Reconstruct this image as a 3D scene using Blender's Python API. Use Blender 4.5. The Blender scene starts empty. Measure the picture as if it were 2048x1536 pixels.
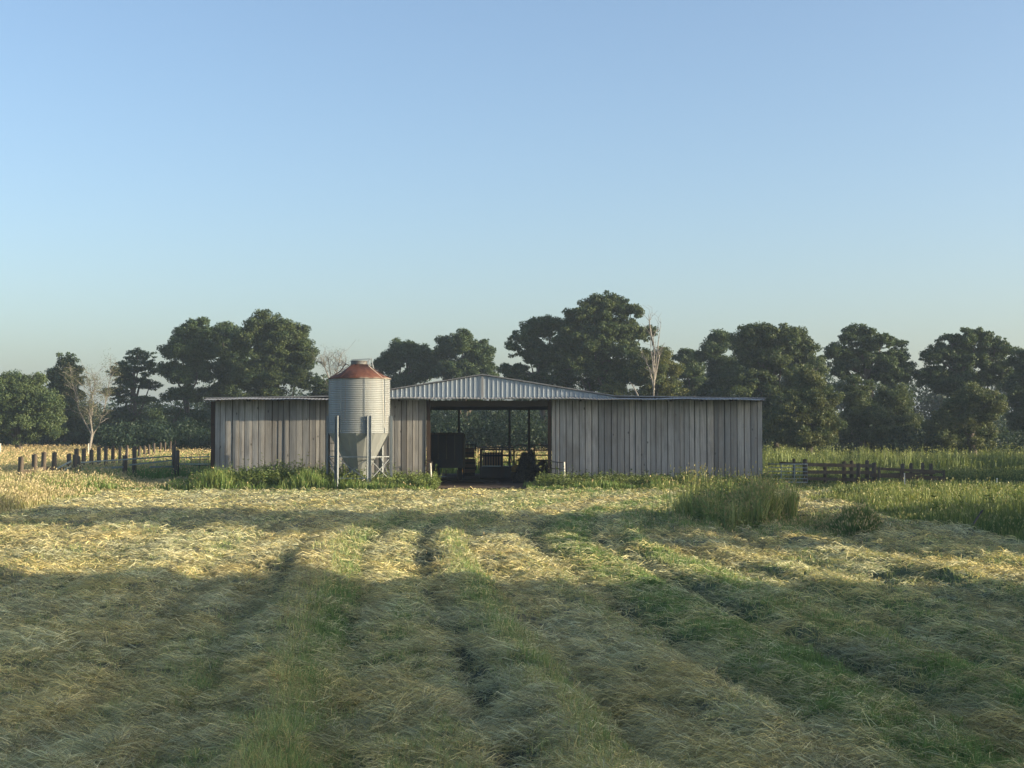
import bpy, math, random
import numpy as np
from mathutils import Vector
R = math.radians
random.seed(7); rng = np.random.default_rng(7)
SC = bpy.context.scene
COL = SC.collection
# ------------------------------------------------------------ camera
F = 2800.0; TILT = math.atan(98/F); H = 2.14
cam = bpy.data.cameras.new('camera'); camo = bpy.data.objects.new('camera', cam); COL.objects.link(camo)
cam.sensor_width = 36; cam.lens = F/2048*36; cam.clip_start = .1; cam.clip_end = 20000
camo.location = (0, 0, H); camo.rotation_euler = (R(90)+TILT, 0, 0)
SC.camera = camo
# ------------------------------------------------------------ light
SUN_EL = R(13.5); SUN_OFF = R(13)     # the sun stands low on the right, 13 degrees in front of the barn's wall plane
S = Vector((math.cos(SUN_EL)*math.cos(SUN_OFF), -math.cos(SUN_EL)*math.sin(SUN_OFF), math.sin(SUN_EL)))
w = bpy.data.worlds.new('World'); SC.world = w; w.use_nodes = True
nt = w.node_tree; sky = nt.nodes.new('ShaderNodeTexSky'); sky.sky_type = 'NISHITA'; sky.sun_disc = False
sky.sun_elevation = SUN_EL; sky.sun_rotation = R(90)+SUN_OFF
sky.air_density = .92; sky.dust_density = 2.8; sky.ozone_density = 2.0; sky.altitude = 100
bg = nt.nodes['Background']; bg.inputs[1].default_value = .14
nt.links.new(sky.outputs[0], bg.inputs[0])
sun = bpy.data.lights.new('sun', 'SUN'); sun.energy = 5.0; sun.angle = R(.53); sun.color = (1, .82, .56)
suno = bpy.data.objects.new('sun', sun); COL.objects.link(suno)
suno.rotation_euler = S.to_track_quat('Z', 'Y').to_euler(); suno.location = S*80
vs = SC.view_settings; vs.view_transform = 'Standard'; vs.look = 'None'; vs.gamma = 1; vs.exposure = 1.0
vs.use_curve_mapping = False
SC.cycles.max_bounces = 6; SC.cycles.volume_bounces = 0

def at(px, py, Y):
    a = (px-1024)/F; b = (768-py)/F
    ct, st = math.cos(TILT), math.sin(TILT)
    dy = ct - b*st; dz = st + b*ct
    return Vector((a/dy*Y, Y, H+dz/dy*Y))

# ------------------------------------------------------------ noise
def _h(ix, iy, s):
    n = (ix.astype(np.int64)*374761393 + iy.astype(np.int64)*668265263 + s*1442695041) & 0xffffffff
    n = ((n ^ (n >> 13))*1274126177) & 0xffffffff
    n = n ^ (n >> 16)
    return (n & 0xffffff)/float(0xffffff)
def vn(x, y, s=0):
    x = np.asarray(x, float); y = np.asarray(y, float)
    ix = np.floor(x); iy = np.floor(y); fx = x-ix; fy = y-iy
    fx = fx*fx*(3-2*fx); fy = fy*fy*(3-2*fy)
    a = _h(ix, iy, s); b = _h(ix+1, iy, s); c = _h(ix, iy+1, s); d = _h(ix+1, iy+1, s)
    return (a*(1-fx)+b*fx)*(1-fy)+(c*(1-fx)+d*fx)*fy
def fbm(x, y, s=0, o=3):
    t = 0; a = .5; k = 1
    for i in range(o):
        t = t+a*vn(x*k+i*17.3, y*k-i*9.1, s+i); a *= .5; k *= 2.03
    return t/(1-.5**o)
def ss(a, b, x):
    t = np.clip((x-a)/(b-a), 0, 1); return t*t*(3-2*t)
def gs(x, m, s): return np.exp(-((x-m)/s)**2)

def swath(x, y):
    # swath coordinate: rows run away from the viewer, bending right beyond 25 m
    bend = np.clip(y-24, 0, 40)
    return x + .1*y - .012*bend*bend + .12*(fbm(x*.5, y*.25, 40)-.5)*2
RIDG = [(-.75, .42, .13), (.45, .3, .05), (1.35, .33, .13), (2.6, .35, .07), (3.7, .4, .05), (4.95, .35, .09), (6.5, .4, .08), (8.2, .4, .09), (10.3, .5, .1), (-3.3, .5, .1), (-5.6, .5, .1), (-8, .6, .09), (-11, .7, .09)]
DIPS = [(-1.35, .09, .8), (-.12, .10, 1), (.88, .12, 1.1), (1.86, .1, .7), (3.12, .13, 1.2), (4.38, .14, 1.2), (5.65, .14, .9), (7.3, .15, .9), (9.2, .2, .8), (-2.3, .16, .8), (-4.4, .2, .7), (-6.8, .25, .7), (-9.5, .3, .7)]
def ridges(u): return sum(a*gs(u, m, s_) for m, s_, a in RIDG)
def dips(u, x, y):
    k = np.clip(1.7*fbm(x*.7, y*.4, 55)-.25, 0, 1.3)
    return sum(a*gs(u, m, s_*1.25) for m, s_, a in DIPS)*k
def mown(x, y):
    e = 9.9+1.0*(vn(y*.35, x*0, 3)-.5) + .25*np.clip(y-45, 0, 30)
    l = -12.6-.16*np.clip(y-34, 0, 30)+.8*(vn(y*.4, x*0, 5)-.5)
    return (1-ss(e-.3, e+.3, x))*ss(l-.3, l+.3, x)*(1-ss(51.6, 52.4, y+.8*(vn(x*.7, x*0, 8)-.5)))
def hgt(x, y, fine=True):
    x = np.asarray(x, float); y = np.asarray(y, float)
    z = .5*ss(64, 108, y)*(1-.6*ss(5, 30, x))
    z = z + .10*(fbm(x*.06, y*.06, 11)-.5)
    barn = ss(53, 55, y)*(1-ss(73, 75, y))*ss(-14, -12.5, x)*(1-ss(10.5, 12, x))
    z = z*(1-barn)
    if not fine: return z
    m = mown(x, y); u = swath(x, y); near = 1-ss(30, 50, y)*.5
    rid = 1.1*ridges(u)-.085*dips(u, x, y)+.075*(fbm(u*3.2, y*.18, 58, 2)-.5)*2*(.4+fbm(x*.3, y*.3, 59))
    lump = .07*(fbm(x*1.1, y*.8, 21)-.5)+.075*(fbm(x*3.1, y*2.2, 22, 2)-.5)+.085*(vn(x*7, y*5, 23)-.5)+.05*(vn(x*15, y*11, 25)-.5)
    return z + m*near*(rid*(.5+fbm(x*.4, y*.3, 50)) + lump*1.15) + (1-m)*(1-barn)*.05*(fbm(x*1.3, y*1.3, 24)-.5)
def hz(x, y): return float(hgt(np.array([x]), np.array([y]))[0])
def green(x, y):
    u = swath(x, y)
    g = 1.1*gs(u, 3.75, .5)+.5*gs(u, -.35, .3)+.5*gs(u, 4.9, .3)+.35*gs(u, 1.5, .25)+.25*gs(u, 5.6, .5)+.3*gs(u, .45, .25)-.2*gs(u, -2, .6)-.2*gs(u, 2.4, .4)
    g = g + .3*ss(46, 52, y)+.22*ss(1, 6, u)*(1-ss(22, 28, y))+.5*(fbm(x*.55, y*.3, 31)-.47)+.8*(fbm(u*2.2, y*.12, 32)-.5)+.5*(fbm(x*1.7, y*1.1, 33)-.5)
    return np.clip(g+.16, 0, 1)

# ------------------------------------------------------------ materials
def mat(name, col=(.5, .5, .5), rough=.7, metal=0, spec=.3):
    m = bpy.data.materials.new(name); m.use_nodes = True
    b = m.node_tree.nodes['Principled BSDF']
    b.inputs['Base Color'].default_value = (*col, 1); b.inputs['Roughness'].default_value = rough
    b.inputs['Metallic'].default_value = metal; b.inputs['Specular IOR Level'].default_value = spec
    return m, m.node_tree, b
def N(t, k, **kw):
    n = t.nodes.new(k)
    for a, v in kw.items():
        if a in n.inputs: n.inputs[a].default_value = v
        else: setattr(n, a, v)
    return n
def ramp(t, fac, stops):
    r = t.nodes.new('ShaderNodeValToRGB'); e = r.color_ramp.elements
    while len(e) < len(stops): e.new(.5)
    for i, (p, c) in enumerate(stops): e[i].position = p; e[i].color = (*c, 1)
    t.links.new(fac, r.inputs[0]); return r.outputs[0]
def coords(t, scale=(1, 1, 1), kind='Object'):
    c = t.nodes.new('ShaderNodeTexCoord'); m = t.nodes.new('ShaderNodeMapping'); m.inputs['Scale'].default_value = scale
    t.links.new(c.outputs[kind], m.inputs[0]); return m.outputs[0]
def noise(t, vec, sc, det=4, rough=.5):
    n = N(t, 'ShaderNodeTexNoise'); n.inputs['Scale'].default_value = sc; n.inputs['Detail'].default_value = det; n.inputs['Roughness'].default_value = rough
    t.links.new(vec, n.inputs['Vector']); return n.outputs['Fac']
def mix(t, fac, a, b, mode='MIX'):
    m = t.nodes.new('ShaderNodeMix'); m.data_type = 'RGBA'; m.blend_type = mode
    for sock, v in ((m.inputs[0], fac), (m.inputs[6], a), (m.inputs[7], b)):
        if isinstance(v, (int, float)): sock.default_value = v
        elif isinstance(v, tuple): sock.default_value = (*v, 1)
        else: t.links.new(v, sock)
    return m.outputs[2]
def bump(t, b, h, st=.4, d=.02):
    n = t.nodes.new('ShaderNodeBump'); n.inputs['Strength'].default_value = st; n.inputs['Distance'].default_value = d
    t.links.new(h, n.inputs['Height']); t.links.new(n.outputs[0], b.inputs['Normal'])
def mathn(t, op, a, b=0.0, c=None):
    m = t.nodes.new('ShaderNodeMath'); m.operation = op
    for i, v in enumerate((a, b, c)):
        if v is None: continue
        if isinstance(v, (int, float)): m.inputs[i].default_value = v
        else: t.links.new(v, m.inputs[i])
    return m.outputs[0]
def mapr(t, v, a, b, c=0, d=1):
    m = t.nodes.new('ShaderNodeMapRange'); t.links.new(v, m.inputs[0])
    for i, k in enumerate((a, b, c, d)): m.inputs[i+1].default_value = k
    return m.outputs[0]

def wood(name, c0, c1, c2, k=1.0, dark=.35):
    m, t, b = mat(name, rough=.85, spec=.15)
    g = t.nodes.new('ShaderNodeNewGeometry')
    v = coords(t, (1, 1, .06)); v2 = coords(t, (1, 1, .35))
    # shift grain per board
    cb = t.nodes.new('ShaderNodeVectorMath'); cb.operation = 'ADD'; t.links.new(v, cb.inputs[0]); 
    cx = t.nodes.new('ShaderNodeCombineXYZ'); t.links.new(mathn(t, 'MULTIPLY', g.outputs['Random Per Island'], 37.0), cx.inputs[2]); t.links.new(cx.outputs[0], cb.inputs[1])
    n1 = noise(t, cb.outputs[0], 22, 5, .65); n2 = noise(t, v2, 3.2, 3)
    base = ramp(t, g.outputs['Random Per Island'], [(0, c0), (.5, c1), (1, c2)])
    base = mix(t, mapr(t, n1, .35, .7, 0, .5), base, tuple(x*.62 for x in c0))
    base = mix(t, mapr(t, n2, .52, .75, 0, dark), base, tuple(x*.45 for x in c0))
    vor = N(t, 'ShaderNodeTexVoronoi'); vor.inputs['Scale'].default_value = 1.9
    t.links.new(coords(t, (1.6, 1, .8)), vor.inputs['Vector'])
    base = mix(t, mapr(t, vor.outputs['Distance'], .05, .11, .85, 0), base, tuple(x*.28 for x in c0))
    v3 = coords(t, (1, 1, .5)); n3 = noise(t, v3, .9, 4, .6)
    base = mix(t, mapr(t, n3, .48, .66, 0, .45), base, (c0[0]*.75, c0[1]*.66, c0[2]*.56))
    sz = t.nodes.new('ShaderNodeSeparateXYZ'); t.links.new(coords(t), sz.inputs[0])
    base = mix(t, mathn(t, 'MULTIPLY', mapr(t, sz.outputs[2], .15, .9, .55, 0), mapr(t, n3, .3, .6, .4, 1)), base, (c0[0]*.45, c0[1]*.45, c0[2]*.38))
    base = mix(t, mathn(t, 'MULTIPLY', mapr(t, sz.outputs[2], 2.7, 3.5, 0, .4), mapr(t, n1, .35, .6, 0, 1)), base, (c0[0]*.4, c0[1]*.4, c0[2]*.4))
    t.links.new(base, b.inputs['Base Color']); bump(t, b, n1, .5, .01)
    return m
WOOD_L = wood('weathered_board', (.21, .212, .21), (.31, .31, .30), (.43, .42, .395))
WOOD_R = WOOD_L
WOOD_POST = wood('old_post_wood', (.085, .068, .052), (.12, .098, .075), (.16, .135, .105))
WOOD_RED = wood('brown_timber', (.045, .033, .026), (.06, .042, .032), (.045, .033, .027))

def metal_dirty(name, c, c2, rough=.45, met=.6, sc=3, stretch=(1, 1, .15), bst=.0):
    m, t, b = mat(name, rough=rough, metal=met, spec=.5)
    n = noise(t, coords(t, stretch), sc, 5, .6); n2 = noise(t, coords(t), 14, 3)
    cc = mix(t, mapr(t, n, .4, .7), c, c2); cc = mix(t, mapr(t, n2, .5, .8, 0, .25), cc, tuple(x*.6 for x in c))
    t.links.new(cc, b.inputs['Base Color'])
    t.links.new(mapr(t, n, .3, .8, rough-.08, rough+.2), b.inputs['Roughness'])
    return m
GALV = metal_dirty('galvanised_steel', (.24, .27, .285), (.17, .19, .20), .5, .3)
ROOFM = metal_dirty('roof_sheet_metal', (.28, .33, .375), (.19, .23, .27), .45, .35, 2.2, (1.3, 1, .12))
EAVE = metal_dirty('eave_sheet_metal', (.28, .29, .295), (.17, .165, .16), .5, .3)
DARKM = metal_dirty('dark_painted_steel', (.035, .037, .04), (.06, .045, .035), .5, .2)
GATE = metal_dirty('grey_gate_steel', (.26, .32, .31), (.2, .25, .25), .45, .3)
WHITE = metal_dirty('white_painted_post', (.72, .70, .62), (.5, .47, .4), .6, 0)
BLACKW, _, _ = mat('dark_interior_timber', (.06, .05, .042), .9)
YEL, _, _ = mat('faded_yellow_paint', (.45, .27, .06), .6)
RUBBER, _, _ = mat('tyre_rubber', (.02, .02, .02), .8)

# silo wall: galvanised with rust streaks below the roof edge
SILO, t, b = mat('corrugated_silo_steel', rough=.55, metal=.1, spec=.4)
vv = coords(t, (1, 1, .05)); n1 = noise(t, vv, 4.5, 5, .6); n2 = noise(t, coords(t), 2.1, 4)
c = mix(t, mapr(t, n1, .35, .7), (.26, .285, .285), (.215, .23, .23)); c = mix(t, mapr(t, n2, .55, .8, 0, .35), c, (.25, .24, .21))
tc = t.nodes.new('ShaderNodeTexCoord'); sp = t.nodes.new('ShaderNodeSeparateXYZ'); t.links.new(tc.outputs['Object'], sp.inputs[0])
stre = mathn(t, 'MULTIPLY', mapr(t, noise(t, coords(t, (1, 1, .02)), 7, 3), .56, .68, 0, .75), mapr(t, sp.outputs[2], 2.2, 4.2, .12, 1))
c = mix(t, stre, c, (.28, .15, .08)); t.links.new(c, b.inputs['Base Color'])
RUST, t, b = mat('rusted_roof_steel', rough=.75, metal=.1, spec=.3)
n1 = noise(t, coords(t), 1.6, 5, .6); n2 = noise(t, coords(t), 9, 4)
c = ramp(t, n2, [(.25, (.07, .032, .022)), (.5, (.11, .044, .029)), (.8, (.155, .07, .045))])
tc = t.nodes.new('ShaderNodeTexCoord'); sp = t.nodes.new('ShaderNodeSeparateXYZ'); t.links.new(tc.outputs['Object'], sp.inputs[0])
edge = mathn(t, 'ADD', mathn(t, 'MULTIPLY', sp.outputs[2], -3.2), mathn(t, 'ADD', mathn(t, 'MULTIPLY', n1, 1.6), mathn(t, 'MULTIPLY', sp.outputs[0], .28)))
c = mix(t, mapr(t, edge, -12.45, -12.15), c, (.26, .24, .20)); t.links.new(c, b.inputs['Base Color'])

def foliage(name, tr=.35, rough=.6, spec=.2):
    m, t, b = mat(name, rough=rough, spec=spec)
    a = t.nodes.new('ShaderNodeVertexColor'); a.layer_name = 'col'
    t.links.new(a.outputs[0], b.inputs['Base Color'])
    tl = t.nodes.new('ShaderNodeBsdfTranslucent'); t.links.new(mix(t, 1.0, a.outputs[0], (1.25, 1.15, .6), 'MULTIPLY'), tl.inputs[0])
    ms = t.nodes.new('ShaderNodeMixShader'); ms.inputs[0].default_value = tr
    t.links.new(b.outputs[0], ms.inputs[1]); t.links.new(tl.outputs[0], ms.inputs[2])
    t.links.new(ms.outputs[0], t.nodes['Material Output'].inputs[0])
    return m
GRASS = foliage('grass_blades', .3, .55, .25)
LEAF = foliage('tree_leaves', .3, .55, .25)
BARK, t, b = mat('tree_bark', (.1, .085, .07), .9)
t.links.new(ramp(t, noise(t, coords(t, (1, 1, .2)), 6, 4), [(.3, (.05, .043, .035)), (.7, (.15, .13, .11))]), b.inputs['Base Color'])
PALEBARK, t, b = mat('pale_bark', (.4, .36, .3), .85)
t.links.new(ramp(t, noise(t, coords(t, (1, 1, .2)), 5, 4), [(.3, (.12, .112, .10)), (.7, (.25, .235, .21))]), b.inputs['Base Color'])

GROUND, t, b = mat('field_ground', rough=.95, spec=.1)
a = t.nodes.new('ShaderNodeVertexColor'); a.layer_name = 'col'
n1 = noise(t, coords(t), 9, 6, .7); n2 = noise(t, coords(t, (3, 1, 1)), 30, 4, .7)
c = mix(t, mapr(t, n1, .3, .75, .25, .9), a.outputs[0], (.5, .5, .5), 'MULTIPLY')
c = mix(t, mapr(t, n2, .4, .7), c, mix(t, 1.0, a.outputs[0], (1.25, 1.2, 1.0), 'MULTIPLY'))
t.links.new(c, b.inputs['Base Color']); bump(t, b, n2, .9, .05)
DIRT, t, b = mat('barn_floor_dirt', rough=.95, spec=.1)
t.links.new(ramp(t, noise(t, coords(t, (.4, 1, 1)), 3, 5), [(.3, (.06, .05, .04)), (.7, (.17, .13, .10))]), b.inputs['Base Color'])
bump(t, b, noise(t, coords(t), 8, 4), .8, .06)

# ------------------------------------------------------------ builders
def tag(o, label=None, cat=None, group=None, kind=None):
    for k, v in (('label', label), ('category', cat), ('group', group), ('kind', kind)):
        if v: o[k] = v
    return o
def empty(name, loc, label, cat, group=None):
    o = bpy.data.objects.new(name, None); COL.objects.link(o); o.location = loc; o.empty_display_size = .3
    o['o'] = list(loc); return tag(o, label, cat, group)
class MB:
    def __init__(s): s.v = []; s.f = []; s.sm = []
    def add(s, v, f, smooth=False):
        k = len(s.v); s.v += [tuple(p) for p in v]; s.f += [tuple(i+k for i in q) for q in f]; s.sm += [smooth]*len(f); return s
    def box(s, x0, x1, y0, y1, z0, z1, rz=0, piv=None, tiltx=0):
        v = [Vector((x, y, z)) for x in (x0, x1) for y in (y0, y1) for z in (z0, z1)]
        if rz:
            p = Vector(piv) if piv else Vector(((x0+x1)/2, (y0+y1)/2, 0)); c, n = math.cos(rz), math.sin(rz)
            v = [Vector((p.x+(q.x-p.x)*c-(q.y-p.y)*n, p.y+(q.x-p.x)*n+(q.y-p.y)*c, q.z)) for q in v]
        return s.add(v, [(0, 1, 3, 2), (4, 6, 7, 5), (0, 4, 5, 1), (2, 3, 7, 6), (0, 2, 6, 4), (1, 5, 7, 3)])
    def bar(s, p, q, w, h=None):      # rectangular bar between two points
        h = h or w; p = Vector(p); q = Vector(q); d = (q-p).normalized()
        up = Vector((0, 0, 1)) if abs(d.z) < .95 else Vector((0, 1, 0))
        a = d.cross(up).normalized()*w/2; b_ = a.cross(d).normalized()*h/2
        v = [e+i*a+j*b_ for e in (p, q) for i, j in ((-1, -1), (1, -1), (1, 1), (-1, 1))]
        return s.add(v, [(0, 3, 2, 1), (4, 5, 6, 7), (0, 1, 5, 4), (1, 2, 6, 5), (2, 3, 7, 6), (3, 0, 4, 7)])
    def tube(s, pts, rad, n=8):
        pts = [Vector(p) for p in pts]; rad = rad if isinstance(rad, (list, tuple)) else [rad]*len(pts)
        v = []; 
        for i, p in enumerate(pts):
            d = (pts[min(i+1, len(pts)-1)]-pts[max(i-1, 0)]).normalized()
            up = Vector((0, 0, 1)) if abs(d.z) < .9 else Vector((1, 0, 0))
            a = d.cross(up).normalized(); c = d.cross(a).normalized()
            v += [p+(a*math.cos(k*2*math.pi/n)+c*math.sin(k*2*math.pi/n))*rad[i] for k in range(n)]
        f = [(i*n+k, i*n+(k+1) % n, (i+1)*n+(k+1) % n, (i+1)*n+k) for i in range(len(pts)-1) for k in range(n)]
        s.add(v, f, True); m = len(v)-n
        s.add(v[:n], [tuple(range(n))]); s.add(v[m:], [tuple(range(n))[::-1]]); return s
    def lathe(s, prof, c, n=96, smooth=True):
        v = [(c[0]+r*math.cos(k*2*math.pi/n), c[1]+r*math.sin(k*2*math.pi/n), z) for r, z in prof for k in range(n)]
        f = [(i*n+k, i*n+(k+1) % n, (i+1)*n+(k+1) % n, (i+1)*n+k) for i in range(len(prof)-1) for k in range(n)]
        return s.add(v, f, smooth)
    def build(s, name, m, parent=None, loc=None):
        o0 = Vector(parent['o']) if parent is not None else Vector(loc or (0, 0, 0))
        me = bpy.data.meshes.new(name); me.from_pydata([tuple(Vector(p)-o0) for p in s.v], [], s.f); me.materials.append(m)
        me.polygons.foreach_set('use_smooth', s.sm); me.update()
        o = bpy.data.objects.new(name, me); COL.objects.link(o)
        if parent is not None: o.parent = parent
        else: o.location = o0
        o['o'] = list(o0); return o
def npmesh(name, V, Fc, C, m, parent=None, k=None):
    """V (n,3), Fc (f,k) indices, C (n,3) colours"""
    o0 = np.array(parent['o']) if parent is not None else np.zeros(3)
    me = bpy.data.meshes.new(name); n = len(V); f, k = Fc.shape
    me.vertices.add(n); me.vertices.foreach_set('co', (V-o0).astype(np.float32).ravel())
    me.loops.add(f*k); me.loops.foreach_set('vertex_index', Fc.astype(np.int32).ravel())
    me.polygons.add(f); me.polygons.foreach_set('loop_start', np.arange(0, f*k, k, dtype=np.int32)); 
    me.update(calc_edges=True)
    ca = me.color_attributes.new('col', 'FLOAT_COLOR', 'POINT')
    ca.data.foreach_set('color', np.concatenate([C, np.ones((n, 1))], 1).astype(np.float32).ravel())
    me.materials.append(m); o = bpy.data.objects.new(name, me); COL.objects.link(o)
    if parent is not None: o.parent = parent
    o['o'] = list(o0); return o
def blades(P, D, W, C, bend, droop):
    """5-vertex strips: P base, D vector to the tip, W width, bend sideways at middle"""
    n = len(P); ang = rng.uniform(0, 2*np.pi, n)
    rv = np.stack([np.cos(ang), np.sin(ang), rng.uniform(-.3, .3, n)], 1)
    side = np.cross(D, rv); side /= np.linalg.norm(side, axis=1)[:, None]+1e-9
    M = P+D*.55+bend; T = P+D-np.array([0, 0, 1])*droop[:, None]
    w_ = W[:, None]*.5
    V = np.stack([P-side*w_, P+side*w_, M-side*w_*.8, M+side*w_*.8, T], 1).reshape(-1, 3)
    i = np.arange(n)[:, None, None]*5
    Fc = (np.array([[0, 1, 3], [0, 3, 2], [2, 3, 4]])[None]+i).reshape(-1, 3)
    return V, Fc, np.repeat(C, 5, 0)
def join(parts):
    V = []; Fs = []; C = []; k = 0
    for v, f, c in parts: V.append(v); Fs.append(f+k); C.append(c); k += len(v)
    return np.concatenate(V), np.concatenate(Fs), np.concatenate(C)
def lerpc(a, b, t): return np.array(a)[None]*(1-t[:, None])+np.array(b)[None]*t[:, None]

# ------------------------------------------------------------ ground
STRAW = (.60, .51, .25); GREY = (.45, .465, .33); GRN = (.18, .28, .10); OLV = (.36, .40, .19); DRY = (.5, .39, .22)
def tall_col(x, y, n):
    """meadow colour: tan to the far left, green towards the barn and on the right"""
    px = x/np.maximum(y, 1)*F+1024
    tan = (1-ss(60, 330, px))*ss(30, 36, y)
    tan = np.clip(tan*(1-.25*ss(36, 50, y))+ss(84, 94, y)*(1-ss(1150, 1350, px))*.6+1.1*(fbm(x*.35, y*.22, 61)-.5), 0, 1)
    return tan
def build_ground():
    ys = np.concatenate([np.linspace(-90, 7, 24), np.exp(np.linspace(math.log(7.4), math.log(58), 820)), np.exp(np.linspace(math.log(58.3), math.log(170), 110)), np.exp(np.linspace(math.log(180), math.log(1500), 24))])
    t = np.concatenate([-np.exp(np.linspace(math.log(120), math.log(1.25), 22)), np.linspace(-1.2, 1.2, 760), np.exp(np.linspace(math.log(1.25), math.log(120), 22))])
    X = t[None]*(1.5+.36*np.clip(ys, 2, 1e9))[:, None]; Yg = np.repeat(ys[:, None], len(t), 1)
    # narrow factor for far rows so the sheet stays finite
    X = np.clip(X, -1500, 1500)+t[None]*.01
    x = X.ravel(); y = Yg.ravel(); z = hgt(x, y)-.015
    m = mown(x, y); g = green(x, y); tn = tall_col(x, y, None)
    cm = lerpc(np.array(GREY)*.45, np.array(GRN)*.6, g)*(1-.35*np.clip(dips(swath(x, y), x, y), 0, 1))[:, None]  # shadow under the straw put into the ground colour as a darker tone
    ct = lerpc((.07, .09, .03), (.22, .18, .09), tn)
    C = cm*m[:, None]+ct*(1-m)[:, None]
    V = np.stack([x, y, z], 1); nr, nc = X.shape
    i = (np.arange(nr-1)[:, None]*nc+np.arange(nc-1)[None]).ravel()
    Fc = np.stack([i, i+1, i+nc+1, i+nc], 1)
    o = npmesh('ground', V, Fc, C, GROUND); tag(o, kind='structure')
build_ground()

def scatter(n, y0, y1, p, xw, x0=None, x1=None):
    """points with density falling with distance"""
    q = rng.uniform(0, 1, n)
    p = 1.001 if p == 1 else p; a, b = y0**(1-p), y1**(1-p); y = (a+(b-a)*q)**(1/(1-p))
    x = rng.uniform(-1, 1, n)*(1.2+xw*y) if x0 is None else rng.uniform(x0, x1, n)
    return x, y
def mown_hay():
    parts = []
    # lying straws
    n = 620000; x, y = scatter(n, 7.8, 54, 1.8, .385)
    k = mown(x, y) > rng.uniform(.2, .8, n); g = green(x, y); k &= rng.uniform(0, 1, n) > .6*g; k &= rng.uniform(0, 1, n) < (.25+1.5*np.clip(fbm(x*2.6, y*1.9, 71)*2.2-.65, 0, 1))*(1-.6*np.clip(dips(swath(x, y), x, y), 0, 1))
    x, y, g = x[k], y[k], g[k]; n = len(x)
    clump = np.clip(fbm(x*2.6, y*1.9, 71)*2.2-.65, 0, 1); th = fbm(x*1.1, y*1.1, 72)*6+rng.normal(0, .9, n)
    L = rng.uniform(.06, .24, n)*(1+.008*y)*(.75+.4*clump); el = rng.normal(.04, .16, n)
    D = np.stack([np.cos(th)*np.cos(el), np.sin(th)*np.cos(el)*.8, np.sin(el)], 1)*L[:, None]
    z = hgt(x, y)+rng.uniform(0, .045, n)*(.35+1.3*clump)
    W = np.maximum(.0045, .00040*y)*rng.uniform(.7, 1.3, n)
    s = rng.uniform(0, 1, n); pale = fbm(x*.9, y*.6, 73)
    C = lerpc(GREY, STRAW, np.clip(s*.9+(pale-.5)*1.6, 0, 1)); C = C*(1-.35*g[:, None])+np.array(OLV)*.35*g[:, None]
    C *= (.42+1.05*rng.uniform(0, 1, (n, 1))**1.3)*(.5+.5*fbm(x*2.2, y*1.6, 77)+.7*fbm(swath(x, y)*3.8, y*.16, 78)-.1)[:, None]
    bend = rng.normal(0, .12, (n, 3))*L[:, None]; bend[:, 2] = np.abs(bend[:, 2])
    parts.append(blades(np.stack([x, y, z], 1), D, W, C, bend, L*.15))
    # standing stubble and regrowth
    n = 520000; x, y = scatter(n, 7.8, 54, 1.85, .385)
    k = mown(x, y) > rng.uniform(.2, .8, n); g = green(x, y); k &= rng.uniform(0, 1, n) < (.3+.8*g)*(1-.8*np.clip(dips(swath(x, y), x, y), 0, 1))
    x, y, g = x[k], y[k], g[k]; n = len(x)
    u = swath(x, y); tall = gs(u, -.7, .3)+gs(u, 1.35, .3)*.9+.4*gs(u, 5, .3)+.4*gs(u, 10.3, .5)
    L = rng.uniform(.04, .10, n)*(1+.9*tall+.6*(fbm(x*1.2, y*1.2, 75)-.4)); a = rng.uniform(0, 2*np.pi, n); le = np.abs(rng.normal(.3, .35, n))
    D = np.stack([np.cos(a)*np.sin(le), np.sin(a)*np.sin(le), np.cos(le)], 1)*L[:, None]
    W = np.maximum(.0045, .00042*y)*rng.uniform(.7, 1.3, n)
    C = lerpc(OLV, GRN, np.clip(g*1.2+rng.normal(0, .25, n), 0, 1)); br = rng.uniform(0, 1, n) < .28*(1-g)
    C[br] = np.array(STRAW)*.9; C *= rng.uniform(.7, 1.25, (n, 1))
    parts.append(blades(np.stack([x, y, hgt(x, y)-.01], 1), D, W, C, rng.normal(0, .1, (n, 3))*L[:, None], L*.12))
    V, Fc, C = join(parts); o = npmesh('mown_hay', V, Fc, C, GRASS)
    tag(o, 'cut hay and short stubble lying over the field in front of the barn', 'hay', kind='stuff')
mown_hay()

def grass(name, label, cat, xy, h, wid, colf, lean=.25, heads=.0, headcol=DRY, hvar=.35, wind=(0, 0)):
    x, y = xy; n = len(x); L = h*rng.uniform(1-hvar, 1+hvar*.6, n) if np.isscalar(h) else h*rng.uniform(1-hvar, 1+hvar*.6, n)
    a = rng.uniform(0, 2*np.pi, n); le = np.abs(rng.normal(0, lean, n))
    D = np.stack([np.cos(a)*np.sin(le)+wind[0], np.sin(a)*np.sin(le)+wind[1], np.cos(le)], 1)*L[:, None]
    C = colf(x, y, n)*rng.uniform(.72, 1.25, (n, 1)); P = np.stack([x, y, hgt(x, y)-.02], 1)
    W = np.maximum(wid, .0005*y)*rng.uniform(.7, 1.3, n)
    bend = rng.normal(0, .05, (n, 3))*L[:, None]; droop = L*rng.uniform(0, .25, n)
    parts = [blades(P, D, W, C, bend, droop)]
    if heads > 0:
        k = rng.uniform(0, 1, n) < heads; m = k.sum()
        T = P[k]+D[k]-np.array([0, 0, 1])*(droop[k])[:, None]
        hl = rng.uniform(.05, .13, m); dd = D[k]/np.linalg.norm(D[k], axis=1)[:, None]
        hd = dd*hl[:, None]; hd[:, 2] *= .7
        parts.append(blades(T-hd*.4, hd, W[k]*1.7, np.array(headcol)[None]*rng.uniform(.75, 1.25, (m, 1)), np.zeros((m, 3)), hl*.1))
    V, Fc, C = join(parts); o = npmesh(name, V, Fc, C, GRASS); return tag(o, label, cat, kind='stuff')
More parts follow.
